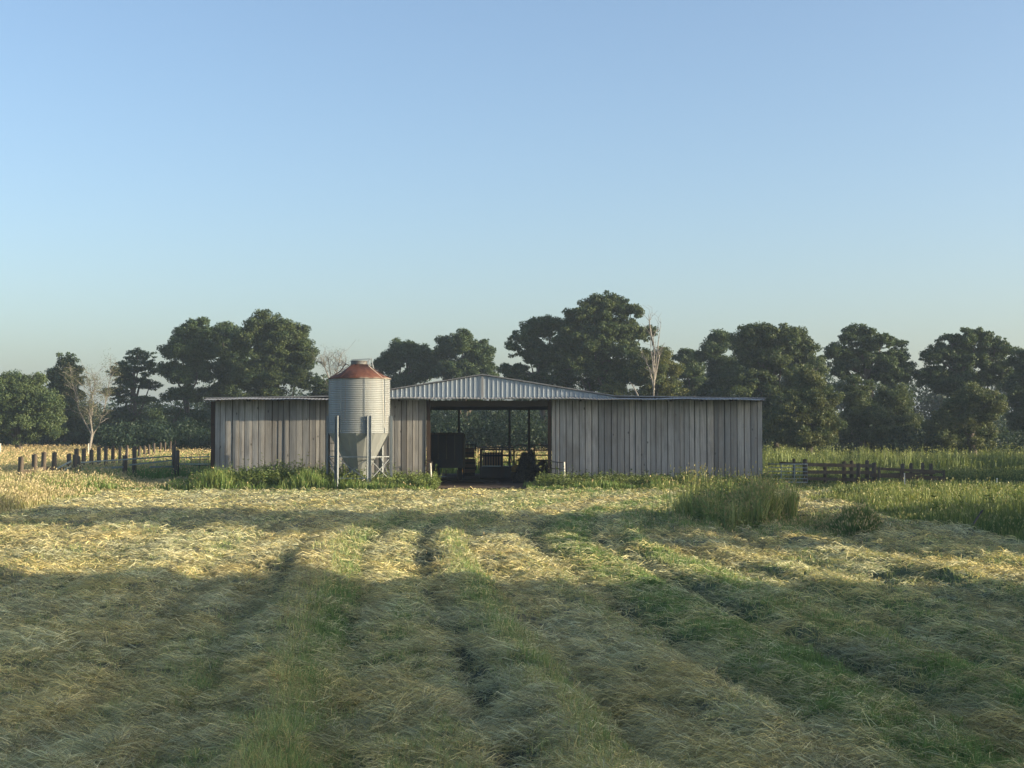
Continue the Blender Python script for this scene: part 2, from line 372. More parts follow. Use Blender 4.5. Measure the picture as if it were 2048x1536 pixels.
def rejection(n, y0, y1, x0, x1, f, p=1.2):
    x, y = scatter(n, y0, y1, p, 0, x0, x1); k = rng.uniform(0, 1, n) < f(x, y); return x[k], y[k]
outb = lambda x, y: 1-((x > -12.4) & (x < 10.4) & (y > 55.6) & (y < 72.6)).astype(float)
def c_left(x, y, n): 
    t_ = np.clip(tall_col(x, y, n)*.85-.08+rng.normal(0, .22, n), 0, 1); return lerpc((.15, .25, .07), (.42, .375, .2), t_)
fl = lambda x, y: (1-mown(x, y))*outb(x, y)*ss(.0, .6, 1+0*x)
# left tall grass: near belt, then meadow
xy = rejection(150000, 31, 60, -30, -10.5, lambda x, y: fl(x, y)*(x > -.42*y-1))
hh = (.25+.8*fbm(xy[0]*.8, xy[1]*.6, 81))*(.35+.65*ss(.0, 2.0, -12.3-.16*np.clip(xy[1]-34, 0, 30)-xy[0]+1.3*ss(50, 53, xy[1])))
grass('tall_grass', 'tan seeding grass standing tall left of the barn', 'tall grass', xy, hh, .006, c_left, .22, .6, (.43, .37, .22))
xy = rejection(120000, 60, 114, -48, 8, lambda x, y: outb(x, y)*(x > -.42*y-1)*(x < .15*y), 1.0)
grass('meadow_grass', 'sunlit straw coloured meadow behind the fence and barn', 'meadow', xy, .72, .006, c_left, .25, .6, (.52, .40, .22))
def c_r(x, y, n): return lerpc((.07, .125, .04), (.24, .28, .09), np.clip(fbm(x*.5, y*.5, 83)*1.4-.3+rng.normal(0, .2, n), 0, 1))
xy = rejection(130000, 22, 60, 9.0, 28, lambda x, y: fl(x, y)*(x < .42*y+1))
hh = (.12+.75*fbm(xy[0]*.9, xy[1]*.7, 84))*(1-.55*ss(50, 53, xy[1]))*(.45+.55*ss(0, 2.2, xy[0]-9.7))*(1-.3*ss(45, 55, xy[1]))
grass('roadside_grass', 'uncut green grass along the right edge of the mown field', 'long grass', xy, hh, .006, c_r, .3, .12, (.3, .30, .14))
xy = rejection(90000, 60, 108, 10.4, 48, lambda x, y: outb(x, y)*(x < .42*y+1), 1.0)
hh = np.where(xy[1] > 76, .95, .33)*(.35+1.1*vn(xy[0]*1.9, xy[1]*.9, 86))
grass('tall_weeds', 'tall green stalks growing in front of the right hand trees', 'weeds', xy, hh, .010, lambda x, y, n: lerpc((.07, .115, .035), (.20, .25, .08), np.clip(rng.uniform(-.3, .6, n)+fbm(x*.6, y*.3, 87)*ss(66, 80, y), 0, 1)), .12, .4, (.22, .25, .09))

# leafy weeds
def weeds(name, label, cat, cx, n, h, col0, col1, spread=None, leaf=.036, par=None):
    """n stems at cx=(x,y) arrays with leaves up the stem"""
    x, y = cx; n = len(x); L = h*rng.uniform(.35, 1.15, n)*(1+.5*(rng.uniform(0, 1, n) < .05)); a = rng.uniform(0, 2*np.pi, n); le = np.abs(rng.normal(0, .22, n))
    D = np.stack([np.cos(a)*np.sin(le), np.sin(a)*np.sin(le), np.cos(le)], 1)*L[:, None]
    P = np.stack([x, y, hgt(x, y)-.02], 1); t_ = rng.uniform(0, 1, n)
    C = lerpc(col0, col1, t_)*rng.uniform(.75, 1.2, (n, 1))
    parts = [blades(P, D, np.full(n, .012), C*.8, rng.normal(0, .04, (n, 3)), L*.05)]
    m = 16; s = rng.uniform(.15, 1.02, (n, m)); B = P[:, None]+D[:, None]*s[..., None]
    la = rng.uniform(0, 2*np.pi, (n, m)); ll = leaf*rng.uniform(.6, 1.7, (n, m))*(1.4-.7*s)*2
    LD = np.stack([np.cos(la), np.sin(la), rng.uniform(-.3, .9, (n, m))], 2)*ll[..., None]
    B = B.reshape(-1, 3); LD = LD.reshape(-1, 3); ll = ll.ravel()
    CC = np.repeat(C, m, 0)*rng.uniform(.75, 1.3, (n*m, 1))
    parts.append(blades(B, LD, ll*.38, CC, np.zeros((n*m, 3)), ll*.25))
    V, Fc, C = join(parts); o = npmesh(name, V, Fc, C, GRASS, par); return tag(o, label, cat, kind='stuff')
def clumpy(n, x0, x1, y0, y1, s=90, thr=.4, sc=1.3):
    x = rng.uniform(x0, x1, n); y = rng.uniform(y0, y1, n); k = fbm(x*sc, y*sc, s) > thr; return x[k], y[k]
G0, G1 = (.085, .14, .04), (.22, .27, .09)
cx = clumpy(4200, -12.3, -5.6, 52.6, 55.6, thr=.44)
weeds('weeds', 'bushy green weeds along the foot of the left barn wall', 'weeds', cx, 0, .25+1.15*fbm(cx[0]*.9, cx[1]*1.1, 92)*(.6+.4*ss(-12, -9, cx[0]))-.15*ss(-7, -5.6, cx[0]), G0, G1)
cx = clumpy(1700, -5.4, -2.9, 52.2, 55.6, thr=.3)
weeds('weeds', 'green weeds between the silo and the barn doorway', 'weeds', cx, 0, .35+.35*fbm(cx[0], cx[1], 93), G0, G1)
cx = clumpy(4200, .9, 10.2, 52.6, 55.7, 91, .36)
weeds('weeds', 'low weeds along the foot of the right barn wall', 'weeds', cx, 0, .25+.5*fbm(cx[0]*.7, cx[1]*.7, 94), G0, (.14, .17, .06))
xy = rejection(110000, 51.0, 55.7, -13, 10.4, lambda x, y: outb(x, y)*(1-mown(x, y))*(1-ss(-3.4, -2.9, x)*(1-ss(.4, 1.2, x))), 1.1)
grass('long_grass', 'long grass fringe along the front of the barn', 'long grass', xy, .12+(.95*ss(-13, -9.5, xy[0])*(1-ss(-7.5, -5, xy[0]))+.45)*np.clip(fbm(xy[0]*.9, xy[1]*.8, 98)*1.5-.4, 0, 1), .006, lambda x, y, n: lerpc((.11, .20, .055), (.28, .32, .11), np.clip(rng.uniform(-.3, .8, n)+.6*(fbm(x*.8, y, 99)-.4), 0, 1)), .3, .02)
# weed island on the right
def island(n, f=1): 
    a = rng.uniform(0, 2*np.pi, n); r = rng.uniform(0, 1, n)**.62*(1+.25*np.sin(a*3+1)); return 5.3+1.25*r*np.cos(a)+.1*r*np.sin(a), 33.6+2.9*r*np.sin(a)
cx = island(1000); hh = (.15+1.5*np.clip(fbm(cx[0]*1.5, cx[1]*.9, 95)-.22, 0, 1))*(1-.35*((cx[0]-5.2)/1.4)**2)*(1.1-.45*ss(5.2, 6.2, cx[0]))
isl = weeds('weed_patch', 'island of tall uncut weeds left standing in the mown field', 'weeds', cx, 0, hh, (.11, .17, .06), (.24, .29, .11), leaf=.04)
cx = island(20000); kk = fbm(cx[0]*2.3, cx[1]*1.7, 102) > .46; cx = (cx[0][kk], cx[1][kk]); grass('uncut_grass', 'tall seeding grass inside the island of weeds', 'tall grass', cx, (.15+1.45*np.clip(fbm(cx[0]*1.4, cx[1], 96)-.15, 0, 1)), .006, lambda x, y, n: lerpc((.14, .23, .08), (.40, .40, .18), rng.uniform(0, 1, n)**1.2), .24, .4, (.36, .31, .16))
cx = (rng.normal(5.6, 1.15, 14000), rng.normal(32.6, 2.2, 14000))
grass('grass_fringe', 'short ragged grass thinning out around the weed island', 'grass', cx, .05+.42*np.clip(fbm(cx[0]*1.7, cx[1]*1.3, 103)-.2, 0, 1), .006, lambda x, y, n: lerpc((.13, .22, .07), (.34, .35, .15), rng.uniform(0, 1, n)), .35, .1)
cx = (rng.normal(4.85, .5, 420), rng.normal(34.0, 1.3, 420))
grass('tall_stalks', 'thin lit seed stalks sticking up over the left side of the weed island', 'stalks', cx, 1.15, .008, lambda x, y, n: lerpc((.2, .27, .08), (.36, .36, .14), rng.uniform(0, 1, n)), .16, .9, (.36, .33, .15), .4)
a = rng.uniform(0, 2*np.pi, 9000); r = np.sqrt(rng.uniform(0, 1, 9000)); cx = (7.15+.62*r*np.cos(a), 29.9+1.3*r*np.sin(a))
grass('grass_tuft', 'low uncut grass mound right of the weed island', 'grass', cx, (.2+.55*fbm(cx[0]*2, cx[1]*1.5, 101))*(1.1-r**2*.7), .005, lambda x, y, n: lerpc((.10, .17, .055), (.22, .26, .10), rng.uniform(0, 1, n)), .3, .1)
# small upright seed stalks in the field
xs = rng.uniform(-9, 9, 70); ysr = rng.uniform(13, 45, 70)
grass('seed_stalks', 'stray upright seed stalks left by the mower', 'stalks', (xs, ysr), .3, .006, lambda x, y, n: lerpc((.3, .28, .12), (.2, .24, .08), rng.uniform(0, 1, n)), .35, 1.0)
cx = clumpy(500, 10.6, 18, 24, 48, 97, .5, .7)
weeds('leafy_weeds', 'leafy weeds among the long grass at the right edge', 'weeds', cx, 0, .75, (.06, .10, .03), (.14, .18, .05))

# ------------------------------------------------------------ trees
def leaves(lobes, n, size, c0, c1, sub=.75, flat=.65, shell=.5, kids=0):
    """lobes: (x,y,z,rx,ry,rz)"""
    lobes = np.array(lobes); ex = []
    if kids:
        for l in lobes:
            for _ in range(kids):
                d = rng.normal(0, 1, 3); d /= np.linalg.norm(d); d[2] = abs(d[2])*.9-.25 if rng.uniform() < .7 else d[2]; cs = rng.uniform(.18, .46); q = rng.uniform(.6, 1.06-.42*cs)
                ex.append(list(l[:3]+d*q*l[3:6])+list(l[3:6]*cs))
        lobes = lobes.copy(); lobes[:, 3:6] *= 1.0; lobes = np.concatenate([lobes, np.array(ex)])
    vol = (lobes[:, 3]*lobes[:, 5])
    nsub = max(12, int(vol.sum()*5.2/sub**2)); li = rng.choice(len(lobes), nsub, p=vol/vol.sum())
    d = rng.normal(0, 1, (nsub, 3)); d /= np.linalg.norm(d, axis=1)[:, None]
    rr = shell+(1.02-shell)*rng.uniform(0, 1, nsub)**.6
    sc = lobes[li, :3]+d*rr[:, None]*lobes[li, 3:6]*rng.uniform(.88, 1.08, nsub)[:, None]+rng.normal(0, .13, (nsub, 3))
    sr = sub*rng.uniform(.35, 1.3, nsub)
    tint = rng.uniform(.0, 1, nsub)
    si = rng.choice(nsub, n, p=sr**2/(sr**2).sum())
    q = rng.normal(0, 1, (n, 3)); q /= np.linalg.norm(q, axis=1)[:, None]
    q *= (rng.uniform(0, 1, n)**.45)[:, None]*sr[si][:, None]; q[:, 2] *= flat
    P = sc[si]+q
    nrm = rng.normal(0, .8, (n, 3))+q/(sr[si][:, None])*.9+np.array([0, 0, .45]); nrm /= np.linalg.norm(nrm, axis=1)[:, None]
    rv = rng.normal(0, 1, (n, 3)); a = np.cross(nrm, rv); a /= np.linalg.norm(a, axis=1)[:, None]; b_ = np.cross(nrm, a)
    s = size*.54*rng.uniform(.5, 1.4, n)[:, None]
    V = np.stack([P-a*s, P-b_*s*.55+nrm*s*.15, P+a*s, P+b_*s*.55+nrm*s*.15], 1).reshape(-1, 3)
    Fc = np.arange(n*4).reshape(n, 4)
    C = lerpc(c0, c1, np.clip(tint[si]*.75+rng.uniform(0, .4, n), 0, 1))*rng.uniform(.75, 1.25, (n, 1))
    return V, Fc, np.repeat(C, 4, 0)
def limb(mb, p, q, r0, r1, wob=.12, n=6, k=6):
    p = Vector(p); q = Vector(q); L = (q-p).length; pts = []
    for i in range(k):
        t_ = i/(k-1); e = Vector([random.gauss(0, 1)*wob*L*.35*math.sin(math.pi*t_) for _ in range(3)])
        pts.append(p.lerp(q, t_)+e)
    mb.tube(pts, [r0+(r1-r0)*i/(k-1) for i in range(k)], n); return pts
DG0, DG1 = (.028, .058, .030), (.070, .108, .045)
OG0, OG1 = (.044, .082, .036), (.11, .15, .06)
def tree(name, label, px, Y, lobes_px, n=20000, size=.15, c=(DG0, DG1), sub=.75, group=None, trunk_r=.28, bark=BARK, flat=.65, multi=1, shell=.5, cat='tree'):
    x0 = (px-1024)/F*Y; base = Vector((x0, Y, hz(x0, Y)-.1))
    root = empty(name, base, label, cat, group); L = []; n = int(n*3.1)
    for (a, b_, rx, ry) in lobes_px:
        dy = random.uniform(-.35, .35)*rx/F*Y; p = at(a, b_, Y+dy); k = Y/F
        L.append((p.x, p.y, p.z, rx*k, rx*k*.95, ry*k))
    V, Fc, C = leaves(L, n, size, c[0], c[1], sub*.62, flat, shell, 11)
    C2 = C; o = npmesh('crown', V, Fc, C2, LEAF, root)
    mb = MB(); top = max(l[2] for l in L); cz = sum(l[2] for l in L)/len(L)
    cxm = sum(l[0] for l in L)/len(L)
    for m_ in range(multi):
        b0 = base+Vector((random.uniform(-.3, .3)*(m_ > 0), random.uniform(-.2, .2), 0))
        tp = Vector((cxm+(random.uniform(-1, 1)*1.5 if multi > 1 else 0), Y, cz+(top-cz)*.6))
        pts = limb(mb, b0, tp, trunk_r, trunk_r*.3, .05, 9, 8)
    for l in L:
        s = pts[random.randint(2, 5)]; limb(mb, s, (l[0], l[1], l[2]), trunk_r*.42, trunk_r*.1, .1, 6, 5)
        for _ in range(3):
            e = Vector((l[0]+random.uniform(-.7, .7)*l[3], l[1]+random.uniform(-.7, .7)*l[4], l[2]+random.uniform(-.3, .8)*l[5]))
            limb(mb, Vector((l[0], l[1], l[2])), e, trunk_r*.14, .02, .12, 5, 4)
    mb.build('trunk', bark, root); return root
GT = 'trees along the back of the field'
T = {}
def tr(k, *a, **kw): T[k] = tree(*a, group=GT, **kw); return T[k]
tr('a', 'broadleaf_tree', 'bushy olive tree at the far left edge, leaves down to the meadow', 40, 100, [(-30, 800, 60, 45), (30, 790, 50, 45), (62, 770, 30, 28), (85, 815, 40, 42), (20, 765, 22, 22), (40, 850, 75, 38), (90, 850, 35, 35), (-50, 850, 60, 40)], n=26000, c=(OG0, OG1), size=.13, shell=.35)
tr('b', 'pine_tree', 'narrow dark pine rising behind the bushy olive tree', 132, 112, [(132, 722, 18, 16), (120, 752, 22, 22), (145, 750, 22, 22), (132, 785, 32, 28), (125, 830, 38, 40), (140, 870, 40, 30)], n=17000, sub=.55)
tr('c', 'pine_tree', 'loose tiered pine with sky between its branches, left of the tall oaks', 272, 112, [(275, 712, 26, 16), (255, 735, 22, 15), (292, 738, 24, 16), (272, 765, 30, 14), (240, 748, 20, 18), (300, 770, 22, 9), (235, 785, 30, 12), (275, 800, 48, 10), (260, 840, 55, 28)], n=15000, sub=.5, flat=.4, size=.12)
tr('d', 'oak_tree', 'tall dark round topped oak behind the left end of the barn', 380, 108, [(388, 662, 32, 26), (365, 700, 38, 30), (405, 705, 35, 35), (345, 740, 25, 22), (385, 750, 45, 26), (375, 790, 50, 15), (350, 840, 60, 35)], n=24000, shell=.4)
tr('e', 'oak_tree', 'largest oak of the left group, its right side lit by the sun', 545, 106, [(530, 655, 38, 32), (575, 670, 38, 30), (500, 680, 32, 30), (595, 705, 32, 34), (545, 710, 52, 38), (605, 750, 26, 26), (560, 765, 50, 28), (510, 755, 38, 35), (520, 810, 60, 30)], n=36000, c=(DG0, (.085, .115, .042)))
tr('f', 'oak_tree', 'dark oak filling the dip between two taller oaks behind the barn', 455, 110, [(455, 670, 28, 24), (450, 705, 35, 28), (465, 745, 40, 32), (440, 790, 45, 26)], n=17000)
tr('g', 'maple_tree', 'dark maple just right of the silo top', 815, 116, [(800, 700, 24, 22), (830, 705, 30, 26), (775, 725, 26, 24), (820, 740, 48, 28), (790, 775, 50, 25), (860, 730, 26, 28)], n=20000)
tr('h', 'maple_tree', 'dark maple behind the left slope of the barn gable', 925, 114, [(925, 690, 34, 28), (955, 705, 30, 26), (895, 700, 24, 26), (960, 740, 32, 22), (915, 745, 45, 26), (935, 780, 55, 20), (985, 755, 12, 12)], n=22000)
tr('i', 'walnut_tree', 'wide airy tree with a low branch reaching left over the gable', 1095, 104, [(1070, 660, 28, 22), (1045, 690, 32, 28), (1105, 655, 34, 24), (1085, 715, 42, 32), (1030, 740, 24, 12), (1120, 720, 42, 38), (1100, 765, 55, 22), (1065, 765, 38, 14), (1018, 742, 16, 6)], n=25000, sub=.6)
tr('j', 'walnut_tree', 'tallest tree of the row, ragged top against the sky', 1200, 102, [(1190, 612, 26, 20), (1225, 610, 28, 20), (1160, 640, 28, 26), (1262, 625, 20, 18), (1210, 655, 42, 36), (1255, 665, 28, 24), (1180, 690, 42, 36), (1240, 705, 45, 30), (1290, 665, 18, 14), (1210, 750, 60, 34), (1270, 745, 40, 30), (1140, 685, 34, 34), (1150, 735, 45, 32)], n=42000, sub=.6, c=(DG0, (.08, .112, .042)))
tr('k', 'maple_tree', 'yellowish green bushy tree behind the dead snag', 1320, 97, [(1310, 720, 32, 28), (1335, 745, 28, 28), (1300, 755, 32, 32), (1340, 780, 30, 20), (1310, 800, 45, 25), (1230, 790, 30, 18)], n=17000, c=(OG0, (.12, .13, .04)), size=.12, shell=.35)
tr('l', 'maple_tree', 'short dark round tree in the gap right of the dead snag', 1382, 112, [(1380, 720, 28, 24), (1375, 755, 35, 30), (1395, 790, 38, 28)], n=11000)
tr('m', 'maple_tree', 'dark tree with a small pointed top left of the big round oak', 1440, 106, [(1440, 680, 22, 20), (1425, 710, 28, 26), (1450, 745, 38, 34), (1430, 790, 42, 30)], n=15000)
tr('n', 'oak_tree', 'big round oak beyond the right end of the barn', 1550, 98, [(1520, 668, 34, 24), (1560, 668, 38, 24), (1595, 690, 30, 28), (1490, 690, 26, 26), (1530, 715, 52, 38), (1600, 735, 45, 40), (1510, 770, 52, 36), (1560, 810, 60, 40), (1560, 865, 60, 35)], n=40000, c=(DG0, (.08, .11, .042)), shell=.4)
tr('o', 'leafy_tree', 'lit bushy tree with leaves to the ground at the right end of the barn', 1620, 88, [(1615, 760, 30, 34), (1635, 800, 36, 34), (1600, 815, 40, 36), (1640, 850, 34, 34), (1600, 865, 42, 34), (1560, 850, 36, 36)], n=24000, c=(OG0, (.105, .12, .042)), size=.12, shell=.35)
tr('p', 'walnut_tree', 'airy tree with open branches against the sky, third crown from the right', 1735, 102, [(1720, 675, 32, 24), (1760, 690, 30, 22), (1680, 705, 28, 18), (1795, 710, 22, 24), (1740, 720, 48, 26), (1690, 735, 30, 22), (1780, 745, 42, 28)], n=20000, sub=.55)
tr('q', 'leafy_tree', 'rounded lower tree under the airy crown, lit at its right edge', 1725, 92, [(1715, 785, 30, 32), (1730, 830, 38, 38), (1700, 865, 32, 30), (1760, 870, 36, 28)], n=14000, size=.12, c=(DG0, (.082, .11, .042)), shell=.35)
tr('r', 'leafy_tree', 'rounded lower tree with an even dome top beside the airy crown', 1790, 93, [(1790, 800, 34, 34), (1795, 845, 38, 38), (1775, 875, 38, 28)], n=13000, size=.12, c=(DG0, (.084, .112, .042)), shell=.35)
tr('s', 'walnut_tree', 'wide spreading tree with gaps in its crown, near the right edge', 1930, 102, [(1950, 680, 38, 22), (1905, 690, 36, 20), (1870, 710, 30, 18), (1990, 700, 30, 26), (1930, 720, 55, 26), (1860, 750, 34, 22), (1995, 745, 32, 26), (1920, 765, 60, 26)], n=25000, sub=.55)
tr('t', 'leafy_tree', 'low rounded tree catching the sun under the spreading crown', 1950, 90, [(1940, 800, 36, 28), (1975, 810, 34, 32), (1915, 830, 36, 32), (1950, 860, 55, 34), (1890, 860, 36, 34)], n=19000, size=.12, c=(OG0, (.10, .115, .042)), shell=.35)
tr('u', 'oak_tree', 'dark tree cut off by the right edge of the picture', 2070, 98, [(2060, 720, 34, 26), (2090, 740, 50, 40), (2050, 770, 36, 34), (2070, 830, 55, 48)], n=20000)
tr('v', 'cedar_tree', 'low dark tree between the oaks and the silo', 645, 110, [(640, 770, 20, 20), (650, 800, 30, 26), (630, 830, 40, 34)], n=9000, sub=.5)
# brush and wood behind, one mass
def brush():
    L = []
    for i in range(150):
        px = -120+i*15.5+random.uniform(-10, 10); Y = random.uniform(112, 122)
        top = 815+random.uniform(-14, 18)+(18 if px > 1500 else 0); k = Y/F; z0 = hz((px-1024)/F*Y, Y)
        zt = at(px, top, Y).z
        L.append(((px-1024)/F*Y, Y, (z0+zt)/2, 1.5, 1.5, (zt-z0)/2+.2))
    for i in range(150):
        px = 215+i*12.6+random.uniform(-8, 8); Y = random.uniform(96, 101) if px < 1500 else random.uniform(90, 96)
        if 1540 < px < 1660: continue
        top = (852 if px < 1120 else 870)+random.uniform(-16, 12); z0 = hz((px-1024)/F*Y, Y); zt = at(px, top, Y).z
        if 840 < px < 1120: zt += random.uniform(0, .8)
        L.append(((px-1024)/F*Y, Y, (z0+zt)/2, 1.1, 1.0, (zt-z0)/2+.15))
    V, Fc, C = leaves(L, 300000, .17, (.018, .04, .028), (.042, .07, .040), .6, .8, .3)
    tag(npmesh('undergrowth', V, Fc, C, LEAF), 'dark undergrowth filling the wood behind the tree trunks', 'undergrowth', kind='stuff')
    L = []
    for i in range(90):
        px = -300+i*30+random.uniform(-15, 15); Y = random.uniform(126, 150); top = random.uniform(765, 800)
        if 180 < px < 360: top = 800
        if 1450 < px: top -= 48
        z0 = .3; zt = at(px, top, Y).z; L.append(((px-1024)/F*Y, Y, (z0+zt)/2, 2.6, 2.6, (zt-z0)/2))
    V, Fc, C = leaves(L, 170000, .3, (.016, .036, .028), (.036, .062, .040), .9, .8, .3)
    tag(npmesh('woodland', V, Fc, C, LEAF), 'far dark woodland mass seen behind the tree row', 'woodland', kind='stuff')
brush()
# bare and dead trees
def bare(name, label, px, Y, stems, bark, leafn=0, lc=None, twig=26, r=.13, group=None):
    base = at(px, 0, Y); base.z = hz(base.x, Y)-.1; root = empty(name, base, label, 'tree', group); mb = MB(); ends = []
    for st in stems:
        pts = [base if p is None else at(p[0], p[1], Y+random.uniform(-.6, .6)) for p in st]
        rr = [r*(1-.85*i/(len(pts)-1)) for i in range(len(pts))]; mb.tube(pts, rr, 7)
        for j in range(twig):
            i = random.uniform(.35, 1)*(len(pts)-1); a = int(min(i, len(pts)-2)); p = pts[a].lerp(pts[a+1], i-a)
            d = Vector((random.gauss(0, .6), random.gauss(0, .6), random.uniform(.4, 1.2))).normalized()*random.uniform(.4, 1.3)
            q = limb(mb, p, p+d, .018, .006, .15, 4, 4)
            for _ in range(3):
                e = random.choice(q); f = e+Vector((random.gauss(0, .25), random.gauss(0, .25), random.uniform(0, .45))); mb.tube([e, f], [.012, .006], 3); ends.append(f)
    mb.build('trunk', bark, root)
    if leafn and ends:
        P = [(e.x, e.y, e.z, .25, .25, .2) for e in ends]
        V, Fc, C = leaves(P, leafn, .06, lc[0], lc[1], .28, .8, .2); npmesh('crown', V, Fc, C, LEAF, root)
    return root
bare('sparse_tree', 'pale trunked thin tree forking low in the left meadow', 184, 93, [[None, (183, 868), (170, 845), (158, 820), (150, 785), (140, 750)], [None, (185, 865), (180, 840), (178, 810), (190, 775), (188, 745)], [None, (186, 868), (198, 850), (208, 820), (216, 780), (222, 745)], [None, (184, 866), (182, 838), (186, 800), (175, 760)]], PALEBARK, 6500, ((.09, .11, .06), (.18, .19, .11)), 20, .075)
bare('bare_tree', 'thin grey half bare tree behind the silo', 665, 104, [[None, (664, 790), (662, 750), (655, 715)], [(664, 790), (672, 750), (682, 710)], [(663, 770), (650, 735), (640, 725)], [(664, 790), (678, 760), (692, 720)]], PALEBARK, 1800, ((.10, .12, .09), (.18, .19, .15)), 20, .07)
bare('dead_tree', 'dead bare snag with upright pale limbs in front of the tall trees', 1306, 90, [[None, (1307, 790), (1308, 750), (1302, 700), (1298, 632)], [(1308, 770), (1312, 720), (1322, 645)], [(1308, 780), (1300, 740), (1288, 715)], [(1307, 745), (1308, 700), (1306, 660)], [(1306, 690), (1300, 655), (1297, 628)], [(1309, 760), (1318, 715), (1316, 680)]], PALEBARK, 0, None, 4, .065)
bare('dead_stump', 'leaning broken pole sticking up over the barn roof', 1276, 88, [[None, (1275, 790), (1268, 775), (1260, 764)]], PALEBARK, 0, None, 0, .09)
# shade-casting trees out of view on the right: copies of the dense ones
def copy_tree(src, x, y, s, label, rz):
    o = src.copy(); COL.objects.link(o); y -= .036*x; o.location = (x, y, hz(x, y)-.2); o.scale = (s[0], s[0], s[1]); o.rotation_euler.z = rz
    o['label'] = label; o['group'] = 'trees right of the field, outside the frame'
    for ch in src.children: c = ch.copy(); COL.objects.link(c); c.parent = o
SHADE = [(30, 10.2, 'j', 1.0, 1.05), (19, 15.6, 'q', 1.05, .8), (21, 22.7, 'q', 1.05, .9), (23.5, 24.8, 'q', .9, .9), (21.5, 34.0, 'q', 1.1, .75),  (36, 4.5, 'n', 1.1, 1.2), (31, 1.5, 'e', 1, 1.1), (30, -4, 'n', 1, 1.1), (24, 6.2, 'o', 1.0, .9), (38, 9.8, 'e', .9, 1.0), (40, 6, 'j', .95, 1.1), (24, 0, 'o', 1.1, 1), (18, 8.6, 'r', .8, .7),
         (32, 24.0, 'n', .75, 1.2), (31, 28.0, 'e', .75, 1.15), (38, 24.2, 'n', .7, 1.3), (38, 27.2, 'e', .7, 1.3), (28, 25.5, 'o', .9, .9), (33, 22.8, 'a', .7, 1.1), (20, 23.4, 'r', .75, .55), (22, 26.6, 'q', .95, .65), (22.5, 29.6, 'o', .75, .6), (19, 20.8, 'r', .6, .42),
         (30, 52.4, 'e', .85, 1.0), (36, 57, 'n', .9, 1.0), (30, 60, 'e', .9, .95), (27, 53.5, 'o', 1.15, 1.1), (33, 52.5, 'n', .9, 1.0), (38, 50.6, 'e', .8, 1.1), (27.5, 57, 'q', 1.2, 1.1), (33, 56.5, 'o', 1, .9), (29, 59.5, 'q', 1.2, .9), (34, 65, 'o', 1.1, .9), (35, 61, 'r', 1.2, 1), (27, 51.4, 'r', .6, .8),
         (40, 66, 'o', 1.1, 1), (41, 71, 'r', 1.3, 1), (42, 76, 'o', 1.1, .9), (44, 81, 'q', 1.3, 1), (46, 69, 'n', .9, .8), (47, 76, 'n', .9, .8)]
for i, (x, y, k, s, sz) in enumerate(SHADE):
    copy_tree(T[k], x, y, (s, sz), ['shade tree', 'leafy tree', 'big tree'][i % 3]+' beyond the right edge, %d metres ahead and %d across' % (y, x), random.uniform(0, 6))

# ------------------------------------------------------------ barn
BX0, BX1, BY0, BY1, EZ = -11.88, 10.02, 56.0, 72.0, 3.5
barn = empty('barn', (-1.18, BY0, 0), 'long low barn of weathered grey boards with a metal gable and an open drive-through doorway', 'barn')
def boards(x0, x1, y, z0f, z1f, w_=.262, out=-1, th=.028, seed=0):
    mb = MB(); r_ = random.Random(seed); x = x0
    while x < x1-.02:
        ww = min(w_*r_.choice((.62, .8, .9, 1, 1, 1.08)), x1-x); g = r_.uniform(.020, .036); d = r_.uniform(0, .026); sk = r_.uniform(-.014, .024)
        z0 = z0f+r_.uniform(0, .06); a = x+g/2; b_ = x+ww-g/2; za, zb = z1f(a), z1f(b_); tw = r_.uniform(-.008, .008)
        ya, yb = y+out*d, y+out*(d+sk); cu = r_.uniform(-.007, .011); xm = (a+b_)/2+r_.uniform(-.03, .03); zm = (za+zb)/2; ym = (ya+yb)/2+out*cu; yb0 = y+.03
        v = [(a, ya, z0), (xm, ym, z0), (b_, yb, z0), (b_+tw, yb, zb), (xm+tw, ym, zm), (a+tw, ya, za), (a, yb0, z0), (b_, yb0, z0), (b_+tw, yb0, zb), (a+tw, yb0, za)]
        mb.add(v, [(0, 1, 4, 5), (1, 2, 3, 4), (2, 7, 8, 3), (6, 0, 5, 9), (7, 6, 9, 8), (5, 4, 3, 8, 9), (0, 6, 7, 2, 1)])
        x += ww
    return mb
OX0, OX1 = -3.42, 1.58
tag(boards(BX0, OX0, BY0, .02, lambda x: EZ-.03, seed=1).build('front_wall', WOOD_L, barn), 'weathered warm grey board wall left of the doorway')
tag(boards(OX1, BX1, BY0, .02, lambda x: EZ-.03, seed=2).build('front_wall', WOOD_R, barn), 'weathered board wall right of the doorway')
for a, b_ in ((BX0+.02, OX0-.02), (OX1+.02, BX1-.02)): MB().box(a, b_, BY0+.06, BY0+.08, 0, EZ-.06).build('gap_shade_sheet', BLACKW, barn)  # dark sheet added behind the boards, stands in for shade in the gaps
for a in (BX0, BX1-.05): MB().box(a, a+.05, BY0+.09, BY1, 0, EZ-.08).build('side_wall', WOOD_POST, barn)
mb = MB(); mb.box(BX0+.06, -5.6, BY1-.05, BY1, 0, EZ-.08); mb.box(3.2, BX1-.06, BY1-.05, BY1, 0, EZ-.08); mb.box(-5.6, 3.2, BY1-.05, BY1, 3.42, EZ+.1); mb.build('back_wall', WOOD_POST, barn)
# left corner post, slightly outside the wall
mb = MB(); mb.box(BX0-.16, BX0-.01, BY0+.0, BY0+.16, 0, EZ-.1); mb.build('corner_post', WOOD_RED, barn)
